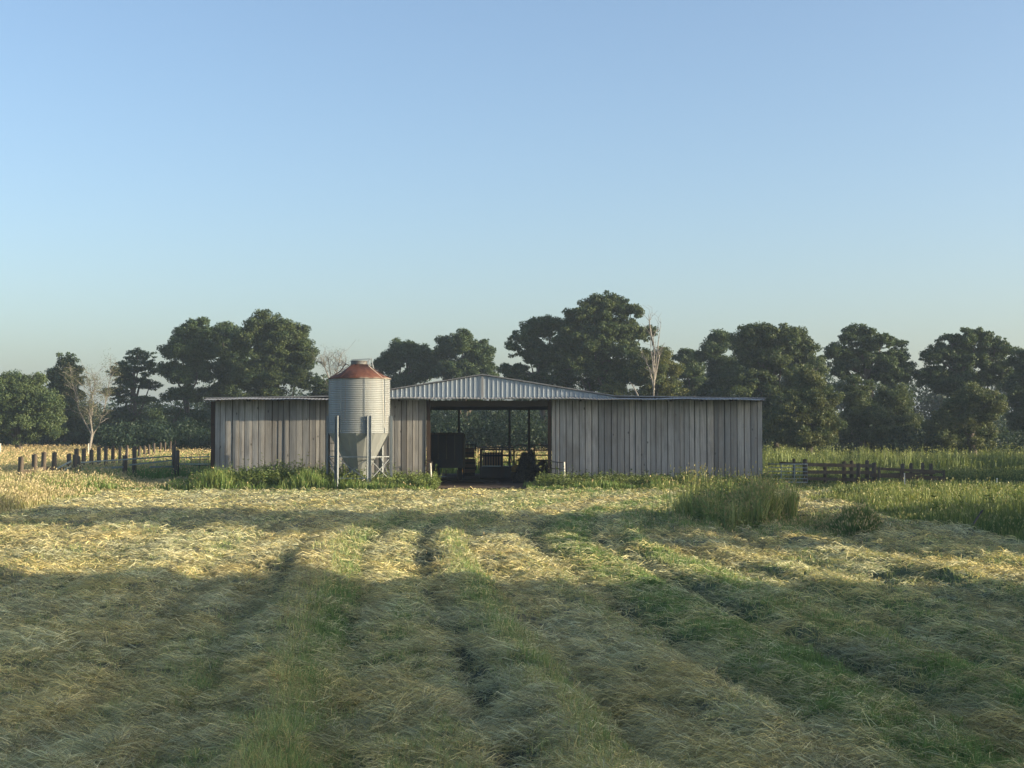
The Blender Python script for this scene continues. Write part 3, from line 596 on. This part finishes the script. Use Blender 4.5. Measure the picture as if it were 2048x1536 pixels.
# door jambs
for x in (OX0+.075, OX1-.075):
    MB().box(x-.07, x+.07, BY0+.02, BY0+.18, 0, EZ-.1).build('door_jamb', WOOD_RED, barn)
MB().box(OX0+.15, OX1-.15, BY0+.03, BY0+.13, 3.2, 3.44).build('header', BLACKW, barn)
# roof outline: central gable with nearly flat wings
GX, GZ, GHW = -1.18, 4.46, 5.3
def roofz(x):
    a = abs(x-GX)
    if a < GHW: return GZ-(GZ-3.6)*a/GHW
    e = (a-GHW)/(BX1-GX-GHW)
    return 3.6-.09*e
# ribbed gable siding
mb = MB(); x = GX-GHW-.1; per = .183; prof = [(0, 0), (.11, 0), (.122, -.018), (.15, -.018), (.162, 0), (.183, 0)]; pts = []
while x < GX+GHW: pts += [(x+a, b_) for a, b_ in prof[:-1]]; x += per
v = []; 
for (a, b_) in pts:
    v += [(a, BY0-.03+b_, EZ-.02), (a, BY0-.03+b_, max(roofz(a)-.02, EZ-.01))]
mb.add(v, [(2*i, 2*i+2, 2*i+3, 2*i+1) for i in range(len(pts)-1)])
mb.build('gable_siding', ROOFM, barn)
MB().box(GX-.045, GX+.045, BY0-.072, BY0-.06, EZ+.02, GZ-.05).build('siding_joint', EAVE, barn)
# roof sheets
def roof_slab(xs, y0, y1, zf, th, name, m):
    mb = MB(); v = []
    for x in xs: z = zf(x); v += [(x, y0, z), (x, y1, z), (x, y0, z+th), (x, y1, z+th)]
    f = []
    for i in range(len(xs)-1):
        a = 4*i; f += [(a, a+1, a+5, a+4), (a+2, a+6, a+7, a+3), (a, a+4, a+6, a+2), (a+1, a+3, a+7, a+5)]
    f += [(0, 2, 3, 1)]; e = 4*(len(xs)-1); f += [(e, e+1, e+3, e+2)]
    return mb.add(v, f).build(name, m, barn)
ROOFD = metal_dirty('roof_edge_metal', (.20, .21, .22), (.14, .14, .145), .5, .4)
roof_slab([BX0-.38, GX-GHW, GX, GX+GHW, BX1+.12], BY0-.12, BY1+.2, lambda x: roofz(x)+.0, .045, 'roof', ROOFD)
# corrugated pent strip along the front that shades the top of the boards
mb = MB(); v = []; n = 0; x = BX0-.3; XE = BX1+.02
while x < XE:
    z = .010*math.sin(x*2*math.pi/.14)+.012*math.sin(x*1.1)+.010*math.sin(x*2.9+1)-.0045*abs(x-GX)
    v += [(x, BY0-.80, EZ+.01+z), (x, BY0-.06, EZ+.075+z), (x, BY0-.80, EZ-.004+z), (x, BY0-.06, EZ+.06+z)]; n += 1; x += .035
f = []
for i in range(n-1):
    a = 4*i; f += [(a, a+4, a+5, a+1), (a+2, a+3, a+7, a+6), (a, a+2, a+6, a+4)]
mb.add(v, f).build('eave_sheet', EAVE, barn)
for x in np.arange(BX0+.2, BX1, 1.2): MB().box(x-.03, x+.03, BY0-.6, BY0-.07, EZ-.10, EZ-.03).build('eave_bracket', BLACKW, barn)
# frame: posts and rafters inside
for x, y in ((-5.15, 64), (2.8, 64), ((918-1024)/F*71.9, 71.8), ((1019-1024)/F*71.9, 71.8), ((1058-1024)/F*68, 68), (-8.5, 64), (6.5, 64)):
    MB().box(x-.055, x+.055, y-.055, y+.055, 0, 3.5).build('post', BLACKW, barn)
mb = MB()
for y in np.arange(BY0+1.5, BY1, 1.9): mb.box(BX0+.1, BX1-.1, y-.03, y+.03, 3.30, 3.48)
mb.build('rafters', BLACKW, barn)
def sheet(name, x0, x1, y0, y1, z, m):
    mb = MB(); nx, ny = 30, 30
    v = [(x0+(x1-x0)*i/nx, y0+(y1-y0)*j/ny, z+.03*float(vn(i*.9, j*.9, 5))) for i in range(nx+1) for j in range(ny+1)]
    return mb.add(v, [(i*(ny+1)+j, (i+1)*(ny+1)+j, (i+1)*(ny+1)+j+1, i*(ny+1)+j+1) for i in range(nx) for j in range(ny)], True).build(name, m)
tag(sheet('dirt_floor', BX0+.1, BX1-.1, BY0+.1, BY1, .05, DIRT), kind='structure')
tag(sheet('dirt_path', -3.0, 1.2, 53.2, 56.3, .035, DIRT), kind='structure')

# ------------------------------------------------------------ silo
SX, SY = (719-1024)/F*53.5, 53.5; k = 53.5/F
zc = lambda py: at(719, py, SY).z
CAP = metal_dirty('weathered_cap_steel', (.13, .14, .14), (.10, .085, .07), .6, .2)
silo = empty('grain_silo', (SX, SY, 0), 'galvanised corrugated feed silo with rusty red cone roof standing on steel legs', 'silo')
Z0, Z1 = zc(866), zc(758); RS = 61*k
prof = []; nper = 30
for i in range(nper*8+1):
    z = Z0+(Z1-Z0)*i/(nper*8); prof.append((RS-.012+.011*math.cos(i*2*math.pi/8), z))
MB().lathe(prof, (SX, SY), 128).build('tank', SILO, silo)
mb = MB()
for i in range(8):   # vertical seams
    a = R(15+i*45); p = (SX+math.cos(a)*(RS+.006), SY+math.sin(a)*(RS+.006)); mb.bar((*p, Z0), (*p, Z1), .03, .012)
mb.build('seams', GALV, silo)
ZA = zc(729); MB().lathe([(RS+.035, Z1-.015), (RS+.045, Z1+.01), (RS*.62, Z1+(ZA-Z1)*.42), (.31, ZA), (.31, ZA-.02)], (SX, SY), 48, True).build('roof_cone', RUST, silo)
mb = MB()
for i in range(12): a = R(i*30); mb.bar((SX+math.cos(a)*(RS+.03), SY+math.sin(a)*(RS+.03), Z1+.03), (SX+math.cos(a)*.33, SY+math.sin(a)*.33, ZA+.015), .012, .006)
mb.build('roof_ribs', RUST, silo)
MB().lathe([(.30, ZA-.05), (.32, ZA), (.32, ZA+.14), (.34, ZA+.12), (.34, ZA+.14), (.0, ZA+.155)], (SX-.02, SY), 32, False).build('filler_cap', CAP, silo)
mb = MB(); mb.tube([(SX+.36, SY-.1, ZA+.16), (SX+.40, SY-.1, ZA-.06)], .02); mb.tube([(SX+.42, SY-.1, ZA-.1), (SX+.46, SY-.1, ZA+.26), (SX+.54, SY-.1, ZA-.16)], .016); mb.tube([(SX-.3, SY-.12, ZA+.17), (SX+.4, SY-.12, ZA+.21)], .016)
mb.tube([(SX+.3, SY-.3, ZA+.1), (SX+.47, SY-.25, ZA+.2)], .014); mb.build('lid_lever', GALV, silo)
mb = MB(); mb.tube([(SX-RS-.02, SY-.2, Z1-.02), (SX-RS*.62, SY-.2, Z1+(ZA-Z1)*.5), (SX-.55, SY-.2, ZA-.04), (SX-.48, SY-.2, ZA+.02)], .018)
mb.tube([(SX-RS-.02, SY+.1, Z1-.02), (SX-RS*.62, SY+.1, Z1+(ZA-Z1)*.5+.06), (SX-.55, SY+.1, ZA+.04), (SX-.44, SY+.1, ZA-.02)], .018)
for i in range(5): x = SX-RS*.95+i*.13; z = Z1+(ZA-Z1)*(.07+.14*i); mb.tube([(x, SY-.2, z), (x, SY+.1, z+.03)], .013)
mb.build('roof_ladder', DARKM, silo)
ZB = zc(962); MB().lathe([(RS-.02, Z0+.02), (RS+.015, Z0), (RS-.01, Z0-.03), (.16, ZB), (.14, ZB-.05)], (SX, SY), 20, False).build('hopper', SILO, silo)
MB().tube([(SX+.04, SY-.02, ZB+.12), (SX+.09, SY-.02, ZB-.05), (SX+.04, SY-.1, ZB-.2), (SX+.0, SY-.12, ZB-.24)], [.14, .13, .10, .10], 12).build('outlet_boot', WHITE, silo)
legs = []
for i in range(6):
    a = R(23+60*i); d = Vector((math.sin(a), -math.cos(a), 0)); p = Vector((SX, SY, 0))+d*(RS+.035); legs.append(p)
    s = Vector((d.y, -d.x, 0)); zt = zc(832); mb = MB(); wv = .082
    # channel section: web and two flanges, open side out
    def pr(q0, q1, q2, q3): mb.add([Vector((*q.xy, z)) for z in (-.1, zt) for q in (q0, q1, q2, q3)], [(0, 1, 5, 4), (1, 2, 6, 5), (2, 3, 7, 6), (3, 0, 4, 7), (4, 5, 6, 7), (3, 2, 1, 0)])
    pr(p-s*wv, p+s*wv, p+s*wv+d*.012, p-s*wv+d*.012)
    pr(p-s*wv, p-s*(wv-.012), p-s*(wv-.012)+d*.075, p-s*wv+d*.075); pr(p+s*(wv-.012), p+s*wv, p+s*wv+d*.075, p+s*(wv-.012)+d*.075)
    mb.build('leg', GALV, silo)
zb1, zb2 = zc(913), zc(955)
for i in range(6):
    p, q = legs[i], legs[(i+1) % 6]; mb = MB()
    mb.bar((p.x, p.y, zb1), (q.x, q.y, zb1), .045, .035); mb.bar((p.x, p.y, zb2), (q.x, q.y, zb2), .04, .03) if i % 2 else None
    mb.bar((p.x, p.y, zb1-.05), (q.x, q.y, zb2-.1), .03, .02); mb.bar((q.x, q.y, zb1-.05), (p.x+.01, p.y+.03, zb2-.1), .03, .02)
    mb.build('brace', GALV, silo)
mb = MB(); lx = SX-RS-.02
for dx in (0, .27): mb.tube([(lx+dx, SY+.25, .15), (lx+dx, SY+.25, zc(842))], .017)
for i in range(8): z = .25+i*.3; mb.tube([(lx, SY+.25, z), (lx+.27, SY+.25, z)], .013)
mb.build('ladder', DARKM, silo)
MB().tube([(SX+.46, SY-RS-.04, ZA-.1), (SX+RS*.8, SY-RS*.62, Z1+.03), (SX+RS*.84, SY-RS*.60, Z1-1.0), (SX+RS*.87, SY-RS*.56, Z0+.2)], .008, 4).build('pull_cord', WHITE, silo)

# ------------------------------------------------------------ gates, fences
def rail_gate(name, label, p, q, zb, zt, nr, m, r=.022, posts=None, verts=1, group=None):
    p = Vector(p); q = Vector(q); root = empty(name, (p.x, p.y, 0), label, 'gate', group)
    fr = MB(); fr.tube([(p.x, p.y, zb), (p.x, p.y, zt), (q.x, q.y, zt), (q.x, q.y, zb), (p.x, p.y, zb)], r, 8); fr.build('frame', m, root)
    for i in range(1, nr-1):
        z = zb+(zt-zb)*i/(nr-1); MB().tube([(p.x, p.y, z), (q.x, q.y, z)], r*.8, 6).build('rail', m, root)
    for i in range(verts):
        t_ = (i+1)/(verts+1); c = p.lerp(q, t_); MB().bar((c.x, c.y-.02, zb), (c.x, c.y-.02, zt), r*1.6, .01).build('upright', m, root)
    return root
g = rail_gate('pipe_gate', 'gate swung open edge-on left of the doorway, casting rail shadows on the boards', (OX0-.02, 55.75, 0), (-3.05, 53.3, 0), .25, 1.05, 5, DARKM, .02)
MB().tube([(-3.05, 53.25, .0), (-3.10, 53.25, 1.0)], .032, 8).build('end_post', WHITE, g)
g = rail_gate('pipe_gate', 'dark gate folded against the boards right of the doorway with a white end post', (OX1-.05, 55.7, 0), (2.02, 54.3, 0), .2, 1.0, 4, DARKM, .02)
MB().tube([(2.03, 54.25, .0), (2.02, 54.25, 1.02)], .032, 8).build('end_post', WHITE, g)
p = at(1530, 0, 57); q = at(1604, 0, 57)
rail_gate('farm_gate', 'galvanised green grey field gate hung at the right corner of the barn', (p.x, 57, 0), (q.x, 56.6, 0), .15, at(1, 928, 57).z, 6, GATE, .024, verts=2)
p = at(390, 0, 62); q = at(424, 0, 62)
rail_gate('farm_gate', 'round cornered pipe gate at the left corner of the barn', (p.x, 62, 0), (q.x, 62, 0), .2, at(1, 908, 62).z, 5, DARKM, .02, verts=1)

def fence(name, label, posts, rails, group=None, m=WOOD_POST, rm=None):
    """posts: (px, top_py, Y, width_px, lean); rails: list of ((px,py,Y),(px,py,Y),w)"""
    p0 = at(posts[0][0], 900, posts[0][2]); root = empty(name, (p0.x, p0.y, hz(p0.x, p0.y)), label, 'fence', group)
    for px, top, Y, w_, ln in posts:
        p = at(px, top, Y); r_ = w_*Y/F/2; z0 = hz(p.x, Y)-.15; mb = MB()
        mb.tube([(p.x-ln, Y, z0), (p.x-ln*.4, Y, (z0+p.z)/2), (p.x, Y, p.z-.02), (p.x+.01, Y, p.z)], [r_*1.02, r_, r_*.96, r_*.8], 10); mb.build('post', m, root)
    for a, b_, w_ in rails:
        MB().bar(at(*a), at(*b_), .04, w_).build('rail', rm or m, root)
    return root
# long line of round posts going away on the left
def lineY(px): return (51+0*px) if px < 0 else None
L1 = []
for px, top, wd in [(42, 913, 11), (69, 908, 11), (88, 904, 10), (109, 904, 9.5), (138, 907, 9.5), (153, 897, 9), (168, 897, 9), (183, 899, 8.5), (198, 893, 8), (212, 892, 7.5), (226, 891, 7), (240, 892, 6), (254, 890, 6), (268, 897, 5.5), (279, 892, 5.5), (289, 891, 5), (298, 889, 5), (308, 886, 5), (321, 885, 4.5), (330, 884, 4.5), (341, 882, 4.5), (350, 879, 4.2), (359, 880, 4.2), (364, 881, 3.5), (369, 880, 3.2), (374, 879, 3.2), (384, 877, 3.2)]:
    # x = -17.9-(Y-51)*.122 and x=(px-1024)/F*Y
    Y = (-17.9+51*.122)/((px-1024)/F+.122); L1.append((px, top, Y, wd, random.uniform(-.04, .04)))
rl = []
for i in range(0, 5):
    a, b_ = L1[i], L1[i+1]; rl.append(((a[0]-3, a[1]+33, a[2]-.12), (b_[0]+3, b_[1]+(32 if i < 4 else 30), b_[2]-.12), .14))
FENCEL = fence('post_fence', 'line of weathered round posts running away across the left meadow', L1, rl)
F2 = [(150, 908, 58, 9, .0), (158, 912, 57.6, 5, -.1), (250, 910, 60, 10, 0), (269, 892, 60.5, 9, 0), (348, 889, 61, 8, 0), (355, 900, 60.6, 9, .06)]
fence('corral_fence', 'low corral fence of short dark posts and pale rails left of the barn', F2,
      [((110, 952, 57.4), (142, 932, 57.8), .07), ((112, 938, 57.4), (143, 922, 57.8), .06), ((160, 938, 58), (250, 934, 60), .09), ((258, 930, 60), (350, 920, 61), .06), ((300, 934, 60), (350, 933, 61), .08), ((160, 925, 58), (350, 912, 61), .06), ((356, 916, 60.8), (420, 913, 60.8), .05), ((356, 928, 60.8), (420, 928, 60.8), .05)], rm=GATE)
R1 = [(1610, 918, 57, 9, 0), (1588, 917, 60, 6, 0), (1650, 926, 58, 7, 0), (1688, 922, 58, 8, 0), (1703, 921, 58, 8, 0), (1717, 926, 56, 8, .03), (1734, 920, 58, 8, 0), (1748, 925, 56, 9, 0)]
fence('board_fence', 'dark board fence running right from the gate post by the barn', R1,
      [((1560, 926, 60), (1612, 928, 57.2), .1), ((1612, 929, 57), (1745, 932, 57.8), .14), ((1612, 944, 57), (1745, 945, 57.8), .14), ((1612, 957, 57), (1750, 960, 57.8), .13)])
R2 = [(1758, 934, 55.4, 6, 0), (1805, 927, 58, 8, 0), (1822, 926, 59, 7, 0), (1845, 925, 60, 7, 0), (1862, 927, 60, 7, 0), (1888, 940, 56, 5, 0), (1801, 940, 55.6, 4, 0)]
fence('board_fence', 'leaning end section of board fence with three sagging rails at the right', R2,
      [((1748, 937, 56), (1888, 944, 56.2), .11), ((1740, 950, 55.6), (1890, 957, 56), .15), ((1742, 966, 55.6), (1888, 970, 56), .09), ((1752, 950, 57.5), (1870, 946, 60), .1), ((1700, 972, 56), (1800, 977, 55.8), .07)])
def stake(label, px, top, Y, r=.025, m=WHITE, lean=0):
    p = at(px, top, Y); z0 = hz(p.x, Y)-.05
    root = empty('marker_stake', (p.x, Y, z0), label, 'stake', 'small stakes in the grass')
    MB().tube([(p.x-lean, Y, z0), (p.x, Y, p.z)], [r, r*.9], 8).build('shaft', m, root)
    MB().tube([(p.x, Y, p.z), (p.x, Y, p.z+.03)], [r*1.3, r*1.1], 8).build('cap', m, root)
stake('short white stake in the dark grass near the right edge', 1994, 958, 52)
stake('small pale stake in front of the right hand board fence', 1809, 948, 54.5)
stake('tiny white marker at the foot of the trees on the far left', 1, 888, 90, .04)
stake('pale thin stake standing in the meadow behind the left fence', 177, 888, 88, .035)
# rail lying across the weed island
a, b_ = at(1530, 1033, 34.0), at(1622, 1030, 34.3); root = empty('low_rail', (a.x, a.y, hz(a.x, a.y)), 'thin dark rail standing low in front of the weed island', 'rail')
MB().tube([a, b_], .016, 8).build('bar', DARKM, root)
for p in (a.lerp(b_, .03), a.lerp(b_, .98)): MB().tube([(p.x, p.y, hz(p.x, p.y)-.05), (p.x, p.y, p.z)], .02, 6).build('leg', DARKM, root)
a, b_ = at(1941, 1047, 31.0), at(1961, 1026, 31.2); a.z = hz(a.x, a.y)-.0
root = empty('leaning_rod', tuple(a), 'dark rod leaning out of the grass at the right edge', 'rod'); MB().tube([a, b_], [.025, .018], 6).build('shaft', DARKM, root); MB().tube([b_, b_+Vector((.05, 0, .06))], [.03, .02], 6).build('tip', DARKM, root)

# ------------------------------------------------------------ inside the barn
def P(px, py, Y): return at(px, py, Y)
# dark feed wagon on the left
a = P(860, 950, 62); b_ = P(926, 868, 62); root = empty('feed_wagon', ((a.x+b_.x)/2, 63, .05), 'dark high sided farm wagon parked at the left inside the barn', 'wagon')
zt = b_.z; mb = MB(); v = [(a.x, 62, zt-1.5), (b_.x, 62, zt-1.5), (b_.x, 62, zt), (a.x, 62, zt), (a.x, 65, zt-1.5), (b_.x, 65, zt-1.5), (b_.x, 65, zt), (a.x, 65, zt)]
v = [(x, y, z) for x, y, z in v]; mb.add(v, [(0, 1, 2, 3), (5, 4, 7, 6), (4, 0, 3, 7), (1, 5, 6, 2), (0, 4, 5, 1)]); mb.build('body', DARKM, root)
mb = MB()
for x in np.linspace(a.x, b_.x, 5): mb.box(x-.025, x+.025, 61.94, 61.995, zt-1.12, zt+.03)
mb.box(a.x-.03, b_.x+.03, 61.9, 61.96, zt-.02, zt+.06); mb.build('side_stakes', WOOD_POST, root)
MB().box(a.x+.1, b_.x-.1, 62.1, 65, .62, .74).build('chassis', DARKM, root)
for x in (a.x+.12, b_.x-.22):
    for y in (62.5, 64.4):
        mb = MB(); mb.tube([(x, y, .48), (x+.18, y, .48)], .42, 20); wh = mb.build('wheel', RUBBER, root); MB().tube([(x-.01, y, .48), (x+.19, y, .48)], .2, 14).build('rim', YEL, wh)
# low sprayer frame in front
root = empty('hitch_frame', (-2.4, 58.5, .05), 'low pale edged steel hitch frame on the barn floor at the left', 'implement')
p1, p2 = P(868, 953, 59), P(893, 953, 59); MB().bar(p1, p2, .05, .04).build('crossbar', GALV, root)
for px in (866, 874, 892, 915): c = P(px, 940, 59); MB().bar((c.x, 59, .06), (c.x, 59, c.z), .05, .05).build('upright', WOOD_POST, root)
p1, p2 = P(866, 962, 58.4), P(1000, 964, 58.2)
MB().bar(p1, p2, .12, .1).build('sill_beam', WOOD_RED, root)
# gates at the back opening
rail_gate('corral_gate', 'dark pipe gate across the left half of the rear doorway', tuple(P(922, 0, 70).xy)+(0,), tuple(P(952, 0, 70).xy)+(0,), .3, P(0, 889, 70).z, 7, DARKM, .042)
rail_gate('corral_gate', 'dark pipe gate across the right half of the rear doorway', tuple(P(1032, 0, 69).xy)+(0,), tuple(P(1104, 0, 69).xy)+(0,), .3, P(0, 890, 69).z, 6, DARKM, .045)
rail_gate('corral_gate', 'long sagging pipe gate in the middle of the rear doorway', tuple(P(958, 0, 71).xy)+(0,), tuple(P(1028, 0, 71).xy)+(0,), .3, P(0, 895, 71).z, 4, DARKM, .036)
SLAT, _, _ = mat('brown_slat_board', (.32, .20, .13), .8)
# livestock chute
root = empty('cattle_chute', (P(985, 0, 64).x, 64, .05), 'steel cattle chute with brown vertical slats in the middle of the barn', 'cattle chute')
l, r_ = P(962, 0, 64).x, P(1028, 0, 64).x; zt = P(0, 899, 64).z
MB().box(P(967, 0, 64).x, P(1003, 0, 64).x, 64.0, 64.03, P(0, 931, 64).z, P(0, 905, 64).z).build('back_board', SLAT, root)
for i in range(8): x = P(967+i*5.1, 0, 64).x; MB().box(x-.02, x+.02, 63.93, 63.99, P(0, 931, 64).z, P(0, 904, 64).z).build('bar', DARKM, root)
for x in (l, P(1004, 0, 64).x, r_): 
    for y in (63.9, 65.8): MB().box(x-.04, x+.04, y-.04, y+.04, .05, zt).build('upright', DARKM, root)
mb = MB(); 
for z in (zt, zt-.28): mb.box(l, r_, 63.86, 63.9, z-.035, z+.035)
mb.build('top_rail', DARKM, root)
MB().box(l+.05, r_-.05, 63.8, 65.7, .1, P(0, 933, 64).z).build('side_panel', DARKM, root)
MB().tube([P(1020, 897, 63.6), P(1023, 920, 63.5), P(1032, 938, 63.3)], .03, 8).build('lever', GALV, root)
# small mower with a faded yellow shroud
root = empty('small_engine', (P(1030, 0, 61).x, 61, .05), 'small engine with a faded yellow cover beside the cattle chute', 'engine')
c = P(1031, 936, 61); MB().lathe([(.02, c.z-.18), (.17, c.z-.16), (.2, c.z), (.14, c.z+.1), (.02, c.z+.13)], (c.x, 61), 16).build('cover', YEL, root)
MB().box(c.x-.22, c.x+.2, 60.85, 61.2, .2, c.z-.17).build('block', DARKM, root); MB().tube([(c.x-.2, 61, c.z), (c.x-.35, 60.9, c.z+.25), (c.x-.5, 60.9, c.z+.28)], .02, 6).build('handle', DARKM, root)
# wooden crate behind
root = empty('feed_bunk', (P(937, 0, 67).x, 67, .05), 'reddish slatted wooden feed bunk behind the wagon', 'feed bunk')
mb = MB()
for i in range(5): z = .25+i*.24; mb.box(P(924, 0, 67).x, P(950, 0, 67).x, 66.97, 67, z, z+.19)
mb.build('slats', SLAT, root); MB().box(P(924, 0, 67).x, P(950, 0, 67).x, 67.01, 67.8, .1, .9).build('trough', WOOD_POST, root)
# dark lumpy heap on the right of the doorway
HAYC, t, b = mat('old_hay', (.05, .045, .035), .95)
t.links.new(ramp(t, noise(t, coords(t), 12, 5), [(.3, (.022, .022, .02)), (.7, (.06, .052, .04))]), b.inputs['Base Color'])
def heapz(X, Y):
    z = 0
    for px, top, sx, sy in ((1050, 908, .36, .6), (1062, 901, .26, .5), (1086, 921, .34, .6), (1040, 945, .5, .7), (1073, 936, .5, .8)):
        c = P(px, top, 58.8); z = np.maximum(z, c.z*np.exp(-(np.abs((X-c.x)/sx)**3+np.abs((Y-59.2)/sy)**3)))
    return z*(.9+.28*(fbm(X*4, Y*4, 7)-.35))
hx0, hx1, hy0, hy1 = P(1026, 0, 59).x, P(1100, 0, 59).x, 57.9, 60.4
root = empty('hay_heap', ((hx0+hx1)/2, 59.2, .04), 'dark lumpy heap of old hay at the right side of the barn doorway', 'hay heap')
gx = np.linspace(hx0, hx1, 50); gy = np.linspace(hy0, hy1, 50); GXX, GYY = np.meshgrid(gx, gy); zz = heapz(GXX, GYY)+.02
mb = MB(); mb.add([(a, b_, c) for a, b_, c in zip(GXX.ravel(), GYY.ravel(), zz.ravel())], [(j*50+i, j*50+i+1, (j+1)*50+i+1, (j+1)*50+i) for j in range(49) for i in range(49)], True); mb.build('mound', HAYC, root)
n = 9000; x = rng.uniform(hx0, hx1, n); y = rng.uniform(hy0, hy1, n); z = heapz(x, y); k = z > .12; x, y, z = x[k], y[k], z[k]; n = len(x)
D = rng.normal(0, 1, (n, 3)); D /= np.linalg.norm(D, axis=1)[:, None]; D[:, 2] = np.abs(D[:, 2])*.5; Lh = rng.uniform(.06, .2, n)
V, Fc, C = blades(np.stack([x, y, z], 1), D*Lh[:, None], np.full(n, .014), np.array((.065, .058, .042))[None]*rng.uniform(.5, 1.4, (n, 1)), rng.normal(0, .02, (n, 3)), Lh*.1)
npmesh('loose_straw', V, Fc, C, GRASS, root)

# ------------------------------------------------------------ air
hm = bpy.data.materials.new('haze'); hm.use_nodes = True; t = hm.node_tree; t.nodes.remove(t.nodes['Principled BSDF'])
pv = t.nodes.new('ShaderNodeVolumePrincipled'); pv.inputs['Color'].default_value = (.70, .86, 1, 1); pv.inputs['Density'].default_value = .0006; pv.inputs['Anisotropy'].default_value = .2
t.links.new(pv.outputs[0], t.nodes['Material Output'].inputs['Volume'])
o = MB().box(-1600, 1600, -1600, 1600, -1.5, 26).build('haze', hm); tag(o, 'thin summer haze over the field', 'haze', kind='stuff')
